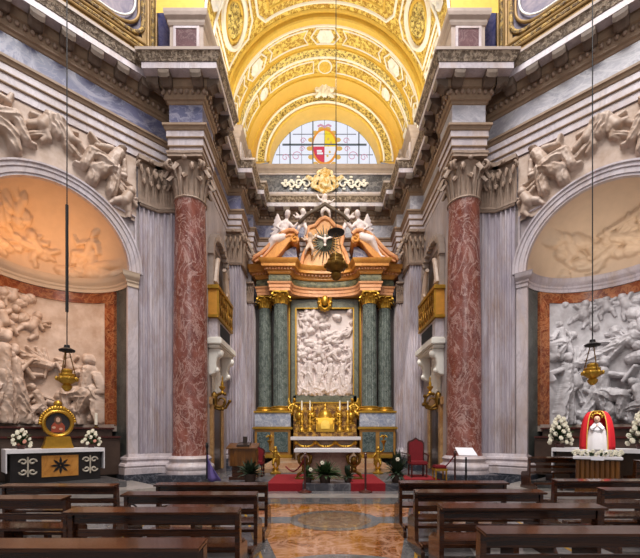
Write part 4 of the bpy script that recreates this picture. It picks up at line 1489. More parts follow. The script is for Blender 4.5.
# broken pediment pieces and the glory
for s, side in ((-1, 'lectern'), (1, 'throne')):
    t = thing('pediment_scroll', 'curved yellow marble pediment half rising above the altar, on the %s side' % side, 'pediment', (s * 2.4, 18.9, 9.78), 'broken pediment of the altar')
    top = [(3.45, 9.8), (3.3, 9.95), (3.0, 10.12), (2.7, 10.4), (2.4, 10.75), (2.05, 11.05), (1.7, 11.2), (1.45, 11.18), (1.28, 11.02)]
    low = [(1.22, 10.8), (1.34, 10.62), (1.5, 10.62), (1.62, 10.74), (1.75, 10.62), (1.95, 10.35), (2.2, 10.05), (2.5, 9.8)]
    m = MB()
    m.xprism([(s * x, z) for x, z in top + low], 18.35, 19.7)
    m.build('body', 'orange', t, bevel=.02)
    m = MB()
    m.tube([(s * x, 18.3, z + .02) for x, z in top], .09, 8)
    m.tube([(s * x, 18.33, z - .2) for x, z in top[1:-1]], .05, 8)
    m.build('moulding', 'peach', t, smooth=True)
    m = MB()
    m.tube([(s * (1.42 + .2 * (1 - i / 18) * math.cos(-i * .5 + 1.6)), 18.32, 10.82 + .2 * (1 - i / 18) * math.sin(-i * .5 + 1.6)) for i in range(16)], .05, 6)
    m.build('scroll', 'orange', t, smooth=True)
    m = MB()
    m.xprism([(s * 1.3, 9.78), (s * 2.3, 9.78), (s * 1.9, 10.4), (s * 1.4, 10.7)], 18.7, 19.7)
    m.build('infill', 'blue', t)
t = thing('altar_crest', 'yellow marble shield with white dove in dark sun rays crowning the altar', 'crest', (0, 19, 9.78))
m = MB()
shp = [(-1.25, 9.78), (-1.1, 10.3), (-.85, 10.75), (-.95, 11.2), (-.85, 11.65), (-.5, 11.75), (-.25, 12.05), (0, 12.15)]
m.xprism(shp + [(-x, z) for x, z in shp[-2::-1]], 19.0, 19.6)
m.build('shield', 'orange', t, bevel=.05)
m = MB()
m.tube([(x * .93, 18.98, 9.9 + (z - 9.78) * .96) for x, z in shp] + [(-x * .93, 18.98, 9.9 + (z - 9.78) * .96) for x, z in shp[-2::-1]], .1, 8)
m.build('shield_rim', 'peach', t, smooth=True)
m = MB()
m.ball((0, 19.0, 10.95), .4, 16, 10, (1, .15, 1))
m.build('sky_disc', plain('dark_blue_stone', (60, 66, 84), .5), t, smooth=True)
m = MB()
for k in range(26):
    a = k / 26 * 2 * math.pi
    L = (.82 if k % 2 else .62) * (1.25 if math.sin(a) < -.3 else 1)
    m.tube([(.1 * math.cos(a), 18.93, 10.95 + .1 * math.sin(a)), (L * math.cos(a), 18.86, 10.95 + L * math.sin(a))], [.05, .014], 5)
m.build('rays', plain('dull_gold_rays', (70, 72, 60), .45, .4), t, smooth=True)
m = MB()
m.ball((0, 18.76, 10.98), .1, 10, 7, (.8, 1, 1.7))
m.ball((0, 18.7, 11.18), .06, 8, 6)
for s in (-1, 1):
    for k in range(4):
        m.ball((s * (.14 + .09 * k), 18.78, 11.08 + .035 * k), .09, 8, 5, (1.5, .4, .6 + .12 * k), -s * .4)
m.ball((0, 18.78, 10.76), .07, 8, 5, (1.3, .5, 1.3))
m.build('dove', 'relief_white', t, voxel=.03)


def angel(name, label, x, y, z, s, sc=1.0, group='angels on the pediment', mat='relief_white', putto=False):
    """Winged figure reclining on the pediment, head towards the axis (s: outward side)."""
    t = thing(name, label, 'statue', (x, y, z), group)
    q = lambda a, b, c: (x + s * a * sc, y + b * sc, z + c * sc)
    if putto:
        C = [((-.02, -.05, .62), .13, (.0, -.08, .66), .12), ((0, 0, .45), .12, (.02, 0, .2), .13), ((-.06, -.05, .15), .1, (-.14, -.12, -.08), .075), ((-.14, -.12, -.08), .07, (-.1, -.02, -.3), .045),
             ((.08, -.02, .15), .1, (.18, -.1, -.06), .075), ((.18, -.1, -.06), .07, (.24, .0, -.28), .045), ((-.1, 0, .46), .06, (-.28, -.08, .56), .05), ((-.28, -.08, .56), .05, (-.36, -.1, .72), .04),
             ((.1, 0, .46), .06, (.28, -.06, .4), .05), ((.28, -.06, .4), .045, (.4, -.1, .5), .035)]
        W_ = [((.08, .12, .45), .07, (.3, .2, .75), .04), ((.08, .12, .42), .07, (.36, .2, .6), .035)]
    else:
        C = [((-.22, -.1, .98), .12, (-.24, -.13, 1.04), .12), ((-.2, -.05, .85), .065, (-.17, 0, .74), .075), ((-.15, 0, .66), .18, (-.02, 0, .2), .18),
             ((-.3, -.04, .66), .085, (-.46, -.15, .44), .065), ((-.46, -.15, .44), .062, (-.62, -.22, .58), .045), ((.0, -.08, .68), .085, (.18, -.2, .46), .065), ((.18, -.2, .46), .06, (.02, -.3, .3), .045),
             ((-.02, -.04, .14), .2, (.32, -.16, -.02), .16), ((.32, -.16, -.02), .15, (.56, -.08, -.42), .09), ((.56, -.08, -.42), .07, (.72, -.12, -.66), .045), ((.72, -.12, -.66), .045, (.82, -.2, -.7), .035),
             ((0, .05, .1), .2, (.3, .05, -.2), .17), ((.3, .05, -.2), .15, (.42, .0, -.55), .1), ((.1, .1, .3), .14, (.42, .12, -.3), .13)]
        W_ = []
        for k in range(9):
            W_.append(((.04 + .02 * k, .16, .66 - .04 * k), .085, (.20 + .055 * k, .24, 1.16 - .095 * k - .012 * k * k), .055))
    for nm, cc in (('body', C), ('wing', W_)):
        m = MB()
        for p0, r0, p1, r1 in cc:
            p0, p1 = np.array(q(*p0)), np.array(q(*p1))
            n = max(2, int(np.linalg.norm(p1 - p0) / (min(r0, r1) * sc * .7)) + 1)
            for tt in np.linspace(0, 1, n):
                m.ball(p0 + (p1 - p0) * tt, (r0 + (r1 - r0) * tt) * sc, 10, 6)
        m.build(nm, mat, t, voxel=.032 * sc + .004)
    return t


angel('angel_statue', 'white winged angel reclining on the pediment half of the lectern side', *P(282, 241, 18.5), -1, 1.2)
angel('angel_statue', 'white winged angel reclining on the pediment half of the throne side', *P(363, 241, 18.5), 1, 1.2)
x, y, z = P(303, 228, 18.9)
angel('putto_statue', 'small white putto beside the dove shield, toward the lectern side', x, y, z, -1, 1.15, 'putti around the dove shield', putto=True)
x, y, z = P(347, 228, 18.9)
angel('putto_statue', 'small white putto beside the dove shield, toward the throne side', x, y, z, 1, 1.15, 'putti around the dove shield', putto=True)
x, y, z = P(325, 212, 19.2)
angel('putto_statue', 'small white putto standing on top of the dove shield', x, y, z, 1, 1.1, 'putti around the dove shield', putto=True)
x, y, z = P(310, 249, 18.7)
angel('putto_statue', 'pinkish putto crouching under the dove rays', x, y, z, -1, 1.0, 'putti around the dove shield', putto=True, mat='relief')
m = MB()
pts = [P(300, 222, 18.7), P(308, 214, 18.6), P(316, 210, 18.6), P(325, 204, 18.7), P(334, 210, 18.6), P(342, 214, 18.6), P(350, 222, 18.7)]
for a, b in zip(pts[:-1], pts[1:]):
    for k in range(5):
        c = [a[i] + (b[i] - a[i]) * k / 5 for i in range(3)]
        m.ball(c, .1, 8, 5)
tag(m.build('garland', plain('dark_bronze_leaves', (84, 66, 50), .6, .1, .2, 8), None, voxel=.05), 'dark leafy garland held by the putti over the dove shield', 'garland')

# ---- mensa, gradine, tabernacle, candlesticks
t = thing('high_altar', 'high altar table with white cloth and gilded garland front', 'altar', (0, 17.2, .52))
m = MB()
m.box(-1.3, 1.3, 16.75, 17.9, .52, 1.36)
m.build('body', marble('altar_marble', (120, 100, 84), (168, 146, 122), (90, 74, 60), 1, 2, .04, .5), t, bevel=.02)
m = MB()
m.box(-1.5, 1.5, 16.55, 17.95, 1.38, 1.53)
m.build('mensa', 'cloth', t, bevel=.015)
m = MB()
for c in (-.85, 0, .85):
    m.tube([(c + .36 * math.cos(a), 16.7, 1.3 - .2 * math.sin(a)) for a in np.linspace(0, math.pi, 12)], .05, 7)
    m.ball((c, 16.68, 1.08), .09, 8, 6)
    m.ball((c + .42, 16.68, 1.27), .09, 8, 6)
m.ball((-1.27, 16.68, 1.27), .09, 8, 6)
m.build('garland', 'gold', t, smooth=True)
m = MB()
m.box(-1.45, 1.45, 17.75, 18.2, .52, 1.74)
m.box(-1.45, 1.45, 18.1, 18.6, .52, 2.1)
m.build('gradine', ornament('gilded_gradine', (92, 56, 28), (190, 144, 62), 6, .8, .4, .3), t, bevel=.03)
m = MB()
m.box(-1.5, 1.5, 18.6, 19.42, .52, 3.16)
m.build('back_wall', ornament('gilded_back', (104, 66, 36), (206, 160, 70), 4.5, .8, .4, .3), t)
m = MB()
m.box(-1.55, 1.55, 18.5, 19.42, 3.1, 3.17)
m.build('back_ledge', 'gold', t, bevel=.03)

t = thing('tabernacle', 'gilded tabernacle with domed top in the middle of the high altar', 'tabernacle', (0, 17.95, 1.74))
m = MB()
m.box(-.42, .42, 17.7, 18.4, 1.74, 1.86)
m.box(-.34, .34, 17.76, 18.4, 1.86, 2.3)
m.box(-.42, .42, 17.7, 18.4, 2.3, 2.38)
m.lathe((0, 18.05, 2.38), [(.34, 0), (.34, .08), (.3, .2), (.2, .34), (.08, .42), (.05, .5), (.09, .56), (.03, .64), (.01, .7)], 20)
m.build('body', 'gold', t, bevel=.012, smooth=40)
m = MB()
m.xprism([(-.2, 1.88)] + [(x, z) for x, z in arc(0, 2.08, .2, math.pi, 0, 10)] + [(.2, 1.88)], 17.7, 17.77)
m.build('door', 'goldp', t)
m = MB()
for s in (-1, 1):
    m.lathe((s * .38, 17.8, 1.86), [(.06, 0), (.045, .06), (.045, .36), (.06, .44)], 10)
    m.tube([(s * .42, 17.85, 2.4), (s * .6, 17.85, 2.3), (s * .56, 17.85, 2.05), (s * .48, 17.85, 2.15), (s * .55, 17.85, 2.2)], .04, 6)
m.build('colonnettes', 'gold', t, smooth=True)


def candlestick(x, y, z, label, h=1.0, ch=.42):
    t = thing('candlestick', label, 'candlestick', (x, y, z), 'candlesticks on the high altar')
    m = MB()
    k = h
    m.lathe((x, y, z), [(.19, 0), (.2, .05 * k), (.15, .1 * k), (.1, .2 * k), (.12, .27 * k), (.05, .33 * k), (.09, .42 * k), (.1, .52 * k), (.05, .6 * k), (.04, .72 * k), (.08, .8 * k), (.05, .86 * k), (.12, .95 * k), (.12, .98 * k), (.05, k)], 14)
    for i in range(3):
        a = i * 2.094 + .5
        m.ball((x + .16 * math.cos(a), y + .16 * math.sin(a), z + .05), .07, 7, 5)
    m.build('stem', 'gold', t, smooth=50)
    m = MB()
    m.lathe((x, y, z + h), [(.035, 0), (.033, ch), (.01, ch + .02)], 10)
    m.build('candle', 'wax', t, smooth=40)
    return t


cs = candlestick(*P(301.8, 432, 17.9)[:2], 1.74, 'tall gilded candlestick at the lectern end of the high altar')
for px, lab in ((310, 'tall gilded candlestick between tabernacle and the one at the lectern end'), (339.8, 'tall gilded candlestick between tabernacle and the one at the throne end'), (347.8, 'tall gilded candlestick at the throne end of the high altar')):
    dup(cs, (P(px, 432, 17.9)[0], 17.9, 1.74), lab)

rq = thing('reliquary', 'gilded bust shaped reliquary beside the tabernacle, lectern side', 'reliquary', (-.62, 18.3, 2.1), 'reliquaries behind the candlesticks')
x, y, z = -.62, 18.3, 2.1
m = MB()
m.lathe((x, y, z), [(.2, 0), (.2, .06), (.1, .12), (.08, .2), (.2, .3), (.22, .42), (.16, .54), (.07, .58)], 14)
m.build('stand', 'gold', rq, smooth=50)
m = MB()
m.ball((x, y, z + .7), .12, 10, 8, (.9, 1, 1.2))
for k in range(9):
    a = k / 9 * 2 * math.pi
    m.tube([(x + .13 * math.cos(a), y, z + .72 + .13 * math.sin(a)), (x + .24 * math.cos(a), y, z + .72 + .24 * math.sin(a))], [.025, .01], 5)
m.build('rayed_head', 'gold', rq, smooth=True)
dup(rq, (.62, 18.3, 2.1), 'gilded bust shaped reliquary beside the tabernacle, throne side')
dup(rq, (-1.2, 18.3, 2.1), 'gilded rayed reliquary behind the lectern end candlesticks')
dup(rq, (1.2, 18.3, 2.1), 'gilded rayed reliquary behind the throne end candlesticks')
for px, s, lab in ((291, -1, 'gilded angel bracket beside the altar relief, lectern side'), (355.5, 1, 'gilded angel bracket beside the altar relief, throne side')):
    x, y, z = P(px, 415, 18.6)
    angel('gilded_angel', lab, x, y, z, s, .7, 'gilded angels beside the relief', 'gold', putto=False)

# ================================================================ CHANCEL FURNISHINGS
# gilded galleries on the chancel walls
for s, who in ((-1, 'lectern'), (1, 'red throne chair')):
    X = lambda p: s * (4.42 - p)
    t = thing('gallery', 'small gilded gallery on white brackets, chancel wall of the %s side' % who, 'gallery', (s * 4.42, 15.6, 5), 'wall galleries of the chancel')

    def bx(m, p0, p1, y0, y1, z0, z1):
        a, b = sorted((X(p0), X(p1)))
        return m.box(a, b, y0, y1, z0, z1)
    m = MB()
    bx(m, 0, .36, 14.55, 16.9, 6.05, 7.05)
    m.build('parapet', plain('orange_gilding', (214, 150, 58), .4, .2, .1, 5), t, bevel=.02)
    m = MB()
    bx(m, 0, .42, 14.48, 16.97, 7.05, 7.2)
    bx(m, 0, .40, 14.5, 16.95, 5.98, 6.1)
    for y in (14.6, 15.35, 16.1, 16.85):
        bx(m, .34, .4, y - .06, y + .06, 6.1, 7.05)
    m.build('rails', 'gold', t, bevel=.015)
    m = MB()
    for k in range(8):
        y = 14.75 + k * .28
        for e in (-1, 1):
            m.tube([(X(.39), y - .14 * e, 6.15), (X(.39), y + .14 * e, 7.0)], .025, 5)
    m.build('lattice', 'bronze', t, smooth=True)
    m = MB()
    bx(m, 0, .34, 14.6, 16.85, 5.25, 5.98)
    m.build('frieze', 'white', t, bevel=.02)
    m = MB()
    bx(m, .33, .37, 15.0, 16.5, 5.4, 5.85)
    m.build('grille', 'iron', t)
    m = MB()
    bx(m, 0, .52, 14.45, 17.0, 4.98, 5.25)
    bx(m, 0, .44, 14.52, 16.93, 4.86, 4.98)
    m.build('shelf', 'whitest', t, bevel=.04)
    for y in (14.8, 16.6):
        m = MB()
        pts = []
        for q in ((.0, 4.86), (.42, 4.86), (.44, 4.66), (.32, 4.5), (.26, 4.3), (.3, 4.1), (.2, 3.9), (.0, 3.85)):
            pts.append((X(q[0]), q[1]))
        m.xprism(pts, y - .16, y + .16)
        m.ball((X(.36), y, 4.68), .17, 10, 7, (1, 1.1, 1))
        m.ball((X(.24), y, 4.05), .13, 10, 7, (1, 1.2, 1))
        m.build('bracket', 'whitest', t, bevel=.03, smooth=40)
    m = MB()
    for y in (14.55, 16.75):
        bx(m, 0, .2, y, y + .3, 7.2, 8.5)
    for k in range(14):
        a = math.pi * k / 13
        bx(m, 0, .22, 15.8 - 1.2 * math.cos(a) - .12, 15.8 - 1.2 * math.cos(a) + .12, 8.35 + .9 * math.sin(a), 8.62 + .9 * math.sin(a))
    m.build('arch', 'moulding', t, bevel=.02)
    for e, yy in ((1, 14.75), (-1, 16.75)):
        m = MB()
        m.tube([(X(.2), yy + e * .05 * k * .9, 7.35 + 1.1 * math.sin(k * .13)) for k in range(13)], [.13 - .004 * k for k in range(13)], 8)
        m.tube([(X(.24), yy + e * (.1 + .17 * (1 - k / 16) * math.cos(k * .5)), 7.42 + .17 * (1 - k / 16) * math.sin(k * .5)) for k in range(14)], .06, 6)
        m.build('scroll', 'relief', t, smooth=True)
    m = MB()
    bx(m, 0, .05, 14.9, 16.55, 7.2, 8.9)
    m.build('opening', 'dwood', t)  # dark panel on the wall, painted as the shade inside the arch
    # carved white panel under the gallery
    o = relief_plane('wall_relief', 'whitest', lambda A, H, Z, s=s: (s * (4.40 - H), 15.6 + A, 3.95 + Z), -.6, .6, -.75, .75, fig(0, -.6, 1.3, 'stand', 0, 1, 71) + clouds(12, -.5, .5, -.7, .6, .1, .2, 72), 40, 50)
    tag(o, 'white carved panel under the gallery on the %s side wall' % who, 'relief', 'carved panels under the galleries')
    # gilded sconce
    x, y, z = s * 4.02, 15.1, 2.95
    t = thing('wall_sconce', 'gilded scroll arm candle sconce on the chancel wall, %s side' % who, 'sconce', (x, y, z), 'scroll sconces on the chancel walls')
    m = MB()
    m.tube([(x + s * (.06 + .0 * i) + .3 * (1 - i / 26) * math.cos(i * .42 + math.pi * .5), y, z - .05 + .3 * (1 - i / 26) * math.sin(i * .42 + math.pi * .5)) for i in range(20)], [.055] * 10 + [.05 - .003 * k for k in range(10)], 8)
    m.tube([(x + s * .42, y, z), (x + s * .3, y, z - .3), (x + s * .1, y, z - .36), (x - s * .14, y, z - .3), (x - s * .26, y, z - .08)], .05, 8)
    for k in range(5):
        a = k * 1.2
        m.ball((x + .3 * math.cos(a), y - .05, z - .05 + .3 * math.sin(a)), .07, 7, 5)
    m.build('scroll_arm', 'bronze', t, smooth=True)
    m = MB()
    m.lathe((x, y, z + .22), [(.05, 0), (.1, .06), (.04, .14), (.12, .26), (.13, .3), (.05, .34), (.06, .42), (.02, .55), (.04, .6), (.01, .7)], 12)
    m.build('finial', 'gold', t, smooth=50)
    m = MB()
    m.lathe((s * 4.34, y, z - .35), [(.02, 0), (.12, .1), (.14, .35), (.12, .6), (.02, .7)], 12)
    m.build('wall_plate', 'bronze', t, smooth=50)

# ---- free standing altar table
t = thing('altar_table', 'free standing altar table with pale marble top and gilded scroll legs', 'table', (0, 12.3, .2))
m = MB()
m.box(-1.04, 1.02, 11.98, 12.7, 1.06, 1.18)
m.build('table_top', 'cloth', t, bevel=.015)
for cx in (-.72, .82):
    m = MB()
    for e in (-1, 1):
        m.tube([(cx + e * .05, 12.3, 1.05), (cx + e * .2, 12.28, .92), (cx + e * .17, 12.26, .74), (cx + e * .03, 12.28, .62), (cx + e * .06, 12.28, .45), (cx + e * .2, 12.26, .36), (cx + e * .24, 12.26, .27), (cx + e * .12, 12.26, .22)],
               [.045, .06, .05, .06, .05, .055, .05, .03], 8)
    m.ball((cx, 12.25, .8), .11, 10, 7, (1, .7, 1.3))
    m.ball((cx, 12.25, .5), .08, 8, 6)
    m.box(cx - .3, cx + .3, 12.1, 12.5, .2, .26)
    m.build('leg', 'bronze', t, smooth=40)
m = MB()
m.box(-.6, .7, 12.5, 12.56, .3, 1.06)
m.build('front_panel', marble('rose_front', (170, 130, 110), (206, 176, 160), (130, 90, 80), 1, 2, .04, .5), t)

# ---- red carpets over the step
for x0, x1, lab in ((-1.76, -.74, 'red carpet over the altar step, on the lectern side'), (.64, 1.62, 'red carpet over the altar step, on the throne side')):
    m = MB()
    prof = [(11.09, .006), (11.09, .2), (11.11, .225), (13.7, .225), (13.7, .2)]
    m.grid(np.array([[(x, y, z) for y, z in prof] for x in np.linspace(x0, x1, 4)]))
    m.box(x0, x1, 11.08, 11.13, .0, .215)
    m.box(x0, x1, 11.1, 13.7, .2, .222)
    tag(m.build('carpet', 'redcarpet'), lab, 'carpet', 'red carpets at the altar step')
m = MB()
m.box(2.15, 3.5, 12.1, 13.6, .2, .222)
tag(m.build('carpet', 'redcarpet', bevel=.005), 'red carpet under the throne chair', 'carpet')


# ---- stanchions
def stanchion(x, y, z, label, name='stanchion', h=1.02, mat='iron'):
    t = thing(name, label, 'stanchion', (x, y, z), 'rope posts before the altar')
    m = MB()
    m.lathe((x, y, z), [(.19, 0), (.19, .025), (.17, .04), (.05, .07), (.03, .1)], 20)
    m.build('foot', mat, t, smooth=40)
    m = MB()
    m.lathe((x, y, z + .08), [(.028, 0), (.028, h - .16), (.045, h - .14), (.045, h - .08), (.03, h - .06), (.045, h - .03), (.02, h)], 12)
    m.build('post', mat, t, smooth=40)
    return t


MT['mahog'] = wood('dark_red_wood', (50, 16, 12), (84, 30, 22), .35, (10, 10, 1.5))
st = stanchion(*P(305, 493, 10.85)[:2], 0, 'dark rope post in front of the altar table, lectern side', mat='mahog')
dup(st, (P(365.5, 493, 10.85)[0], 10.85, 0), 'dark rope post in front of the red carpet, throne side')
x0, y0, _ = P(305, 493, 10.85)
m = MB()
x1 = P(286, 478, 12.3)[0]
pts = []
for k in range(13):
    q = k / 12
    pts.append((x0 + (x1 - x0) * q, y0 + 1.4 * q, .96 - .55 * q - .25 * math.sin(q * math.pi) * .8 + .2 * q * q))
m.tube(pts, .022, 8)
tag(m.build('barrier_rope', 'redvelvet', smooth=True), 'red rope hanging from the rope post on the lectern side', 'rope')

# ---- plants on the altar step
def plant(x, y, z, label, r, h, seed, n=90, mat='leafd', flowers=0, pot=.2):
    rr = random.Random(seed)
    t = thing('potted_plant', label, 'plant', (x, y, z), 'plants on the altar step')
    m = MB()
    m.lathe((x, y, z), [(pot * .7, 0), (pot * .95, pot * 1.1), (pot, pot * 1.2), (pot * .85, pot * 1.2)], 16)
    m.build('pot', plain('dark_pot', (62, 44, 34), .6), t, smooth=40)
    m = MB()
    for k in range(n):
        a, e = rr.uniform(0, 2 * math.pi), rr.uniform(.1, 1.35)
        L = rr.uniform(.55, 1.0)
        dx, dy, dz = math.cos(a) * math.cos(e), math.sin(a) * math.cos(e) * .7, math.sin(e)
        rows = []
        wv = Vector((-math.sin(a), math.cos(a), 0)) * rr.uniform(.03, .055)
        for i in range(6):
            q = i / 5
            p = Vector((x + dx * r * L * q, y + dy * r * L * q, z + pot * 1.1 + dz * h * L * q - .35 * h * L * q * q * (1 - e / 1.6)))
            ww = wv * math.sin(math.pi * (.08 + .9 * q))
            rows.append([tuple(p - ww), tuple(p + Vector((0, 0, .012))), tuple(p + ww)])
        m.grid(np.array(rows))
    f = m.build('foliage', mat, t, smooth=True)
    f['kind'] = 'stuff'
    for k in range(flowers):
        a = rr.uniform(0, 2 * math.pi)
        m = MB()
        c = (x + r * .5 * math.cos(a), y - abs(r * .35 * math.sin(a)) - .05, z + pot + h * rr.uniform(.35, .8))
        for j in range(6):
            b = j / 6 * 2 * math.pi
            m.ball((c[0] + .035 * math.cos(b), c[1], c[2] + .035 * math.sin(b)), .028, 6, 4)
        m.build('blossom', 'flower', t, smooth=True)
    return t


plant(*P(325, 487, 11.45)[:2], .2, 'wide dark green plant in front of the altar table', .62, .55, 1, 150, 'leaf', 1)
plant(*P(250, 480, 11.6)[:2], .2, 'leafy green plant in front of the lectern', .5, .6, 2, 90, 'leafd')
plant(*P(397, 485, 11.5)[:2], .2, 'tall green plant at the corner of the step before the throne chair', .5, .95, 3, 120, 'leafd', 1)
plant(*P(308, 487, 11.5)[:2], .2, 'small golden green plant beside the rope post', .25, .5, 4, 50, 'leaf', 1, .13)
plant(*P(348, 487, 11.5)[:2], .2, 'small dark plant between altar table leg and red carpet', .3, .5, 5, 50, 'leafd', 0, .13)

# ---- gilded torch bearers
for px, s, lab in ((275.5, -1, 'gilded torch bearing figure in front of the altar pedestal, lectern side'), (378, 1, 'gilded torch bearing figure in front of the altar pedestal, throne side')):
    x, y, _ = P(px, 470, 14.1)
    z = .2
    t = thing('torch_bearer', lab, 'statue', (x, y, z), 'gilded torch bearers of the altar')
    m = MB()
    m.lathe((x, y, z), [(.2, 0), (.2, .05), (.12, .09), (.1, .16), (.14, .2)], 14)
    m.build('base', 'gold', t, smooth=40)
    q = lambda a, b, c: (x + s * a, y + b, z + c)
    statue('body', 'gold', [(q(0, 0, .9), .075, q(.01, 0, .93), .07), (q(0, 0, .78), .09, q(0, 0, .55), .09), (q(.05, -.03, .5), .075, q(.08, -.1, .36), .05), (q(.08, -.1, .36), .05, q(.03, 0, .2), .035),
                            (q(-.05, 0, .5), .075, q(-.08, 0, .34), .05), (q(-.08, 0, .34), .05, q(-.06, .02, .2), .035), (q(.08, 0, .76), .04, q(.2, -.05, .86), .035), (q(.2, -.05, .86), .035, q(.2, -.05, 1.02), .03),
                            (q(-.08, 0, .76), .04, q(-.17, -.05, .62), .035), (q(-.1, .03, .7), .06, q(-.12, .03, .35), .05)], t, .02)
    m = MB()
    m.lathe((x + s * .2, y - .05, z + .98), [(.03, 0), (.04, .1), (.09, .18), (.1, .22), (.04, .24)], 12)
    for k in range(9):
        a = k * .7
        leaf(m, (x + s * .2, y - .05, z + 1.12), (math.cos(a), math.sin(a)), .08, .3, .12)
    m.build('torch', 'gold', t, smooth=40)

# ---- lectern with book
x, y, _ = P(244, 480, 12.4)
t = thing('lectern', 'golden brown wooden lectern with curved side panel at the chancel edge', 'lectern', (x, y, .2))
m = MB()
m.box(x - .42, x + .42, y - .28, y + .28, .2, .3)
m.box(x - .34, x + .34, y - .2, y + .22, .3, .62)
m.build('base', 'wood', t, bevel=.01)
m = MB()
poly = [(x - .48, y - .1), (x - .40, y - .22), (x - .2, y - .27), (x + .42, y - .27), (x + .42, y + .25), (x - .48, y + .25)]
m.prism(poly, .62, 1.16)
m.build('body', 'wood2', t, bevel=.015)
m = MB()
m.add([(x + a, y + b, c) for c0 in (0, .04) for a, b, c in ((-.5, -.3, 1.16 + c0), (.46, -.3, 1.16 + c0), (.46, .28, 1.3 + c0), (-.5, .28, 1.3 + c0))], [(0, 3, 2, 1), (4, 5, 6, 7), (0, 1, 5, 4), (1, 2, 6, 5), (2, 3, 7, 6), (3, 0, 4, 7)])
m.build('reading_board', 'wood2', t)
m = MB()
m.add([(x + a, y + b, c) for c0 in (0, .05) for a, b, c in ((-.2, -.18, 1.232 + c0), (.2, -.18, 1.232 + c0), (.2, .2, 1.324 + c0), (-.2, .2, 1.324 + c0))], [(0, 3, 2, 1), (4, 5, 6, 7), (0, 1, 5, 4), (1, 2, 6, 5), (2, 3, 7, 6), (3, 0, 4, 7)])
m.box(x - .06, x + .07, y + .12, y + .2, 1.33, 1.55)
tag(m.build('book', 'dwood'), 'dark book standing open on the lectern', 'book')


# ---- chairs
def throne(x, y, z, label, w=.56, hb=1.25, rot=0):
    t = thing('throne_chair', label, 'chair', (x, y, z))
    m = MB()
    prof = [(-w / 2, .5), (w / 2, .5), (w / 2, hb - .12), (w / 2 - .06, hb - .06), (w * .2, hb - .03), (0, hb + .05), (-w * .2, hb - .03), (-w / 2 + .06, hb - .06), (-w / 2, hb - .12)]
    m.xprism([(x + a, z + b) for a, b in prof], y + .22, y + .28)
    m.build('back_frame', 'mahog', t, bevel=.01)
    m = MB()
    m.xprism([(x + a * .84, z + .5 + (b - .5) * .93) for a, b in prof], y + .18, y + .23)
    m.build('back_cushion', 'redvelvet', t, bevel=.02)
    m = MB()
    m.box(x - w / 2, x + w / 2, y - .26, y + .24, z + .4, z + .52)
    m.build('seat', 'redvelvet', t, bevel=.03)
    for sx in (-1, 1):
        for sy in (-.22, .22):
            m = MB()
            m.lathe((x + sx * (w / 2 - .04), y + sy, z), [(.03, 0), (.035, .05), (.022, .12), (.035, .2), (.025, .3), (.035, .4)], 10)
            m.build('leg', 'mahog', t, smooth=40)
        m = MB()
        m.tube([(x + sx * (w / 2), y + .22, z + .76), (x + sx * (w / 2 + .03), y, z + .74), (x + sx * (w / 2 + .02), y - .24, z + .7)], .028, 8)
        m.tube([(x + sx * (w / 2), y - .2, z + .5), (x + sx * (w / 2 + .02), y - .22, z + .7)], .024, 8)
        m.build('armrest', 'mahog', t, smooth=True)
    return t


throne(P(417.5, 470, 12.9)[0], 12.9, .222, 'tall red velvet throne chair with carved dark frame')
throne(P(256.5, 470, 13.2)[0], 13.2, .2, 'red velvet chair half hidden behind the lectern', .5, 1.0)
x, y = P(441, 480, 12.2)[:2]
x = 3.5
t = thing('stool', 'small red cushioned stool with gilded legs beside the throne chair', 'stool', (x, y, .2))
m = MB()
m.box(x - .2, x + .2, y - .2, y + .2, .56, .66)
m.build('cushion', 'redvelvet', t, bevel=.04)
m = MB()
m.box(x - .2, x + .2, y - .2, y + .2, .49, .56)
m.build('apron', 'gold', t, bevel=.01)
for sx in (-.16, .16):
    for sy in (-.16, .16):
        m = MB()
        m.lathe((x + sx, y + sy, .2), [(.02, 0), (.03, .06), (.018, .12), (.03, .22), (.03, .29)], 8)
        m.build('leg', 'gold', t, smooth=40)

# notice on a slanted stand before the right red column
x, y = P(466, 480, 11.5)[:2]
t = thing('notice_stand', 'white notice sheet on a slanted stand before the red column', 'notice stand', (x, y, 0))
m = MB()
m.lathe((x, y, 0), [(.2, 0), (.2, .03), (.03, .05), (.025, .95)], 14)
m.build('post', 'iron', t, smooth=40)
m = MB()
m.add([(x + a, y + b, c) for c0 in (0, .02) for a, b, c in ((-.26, -.15, 1.0 + c0), (.28, -.15, .99 + c0), (.24, .13, 1.2 + c0), (-.28, .13, 1.21 + c0))], [(0, 3, 2, 1), (4, 5, 6, 7), (0, 1, 5, 4), (1, 2, 6, 5), (2, 3, 7, 6), (3, 0, 4, 7)])
m.build('sheet', 'paper', t)
x, y = P(455, 480, 11.75)[:2]
stanchion(x, y, 0.0, 'dark red rope post beside the white notice stand', mat='mahog', h=1.06)
m = MB()
xs, ys = P(455, 480, 11.75)[0], 11.75
m.tube([(xs - .02 - .3 * k / 8, ys + .45 * k / 8, .98 - .42 * math.sin(k / 8 * 1.6)) for k in range(9)], .02, 8)
tag(m.build('barrier_rope', 'redvelvet', smooth=True), 'red rope hanging from the post beside the notice stand', 'rope')
x, y = P(207, 480, 11.5)[:2]
t = stanchion(x, y, 0.2, 'black rope post with violet cloth before the red column of the lectern side', mat='iron', h=1.1)
m = MB()
rows = []
for k in range(8):
    q = k / 7
    rows.append([(x + .03 + (.06 + .36 * q) * j / 6, y - .05 + .04 * math.sin(j * 1.5 + k * .3), 1.02 - .80 * q + .05 * j / 6 - .3 * j / 6 * (1 - q)) for j in range(7)])
m.grid(np.array(rows))
tag(m.build('cloth', 'violet', smooth=True), 'violet cloth hanging from the black rope post', 'cloth').modifiers.new('thick', 'SOLIDIFY').thickness = .012


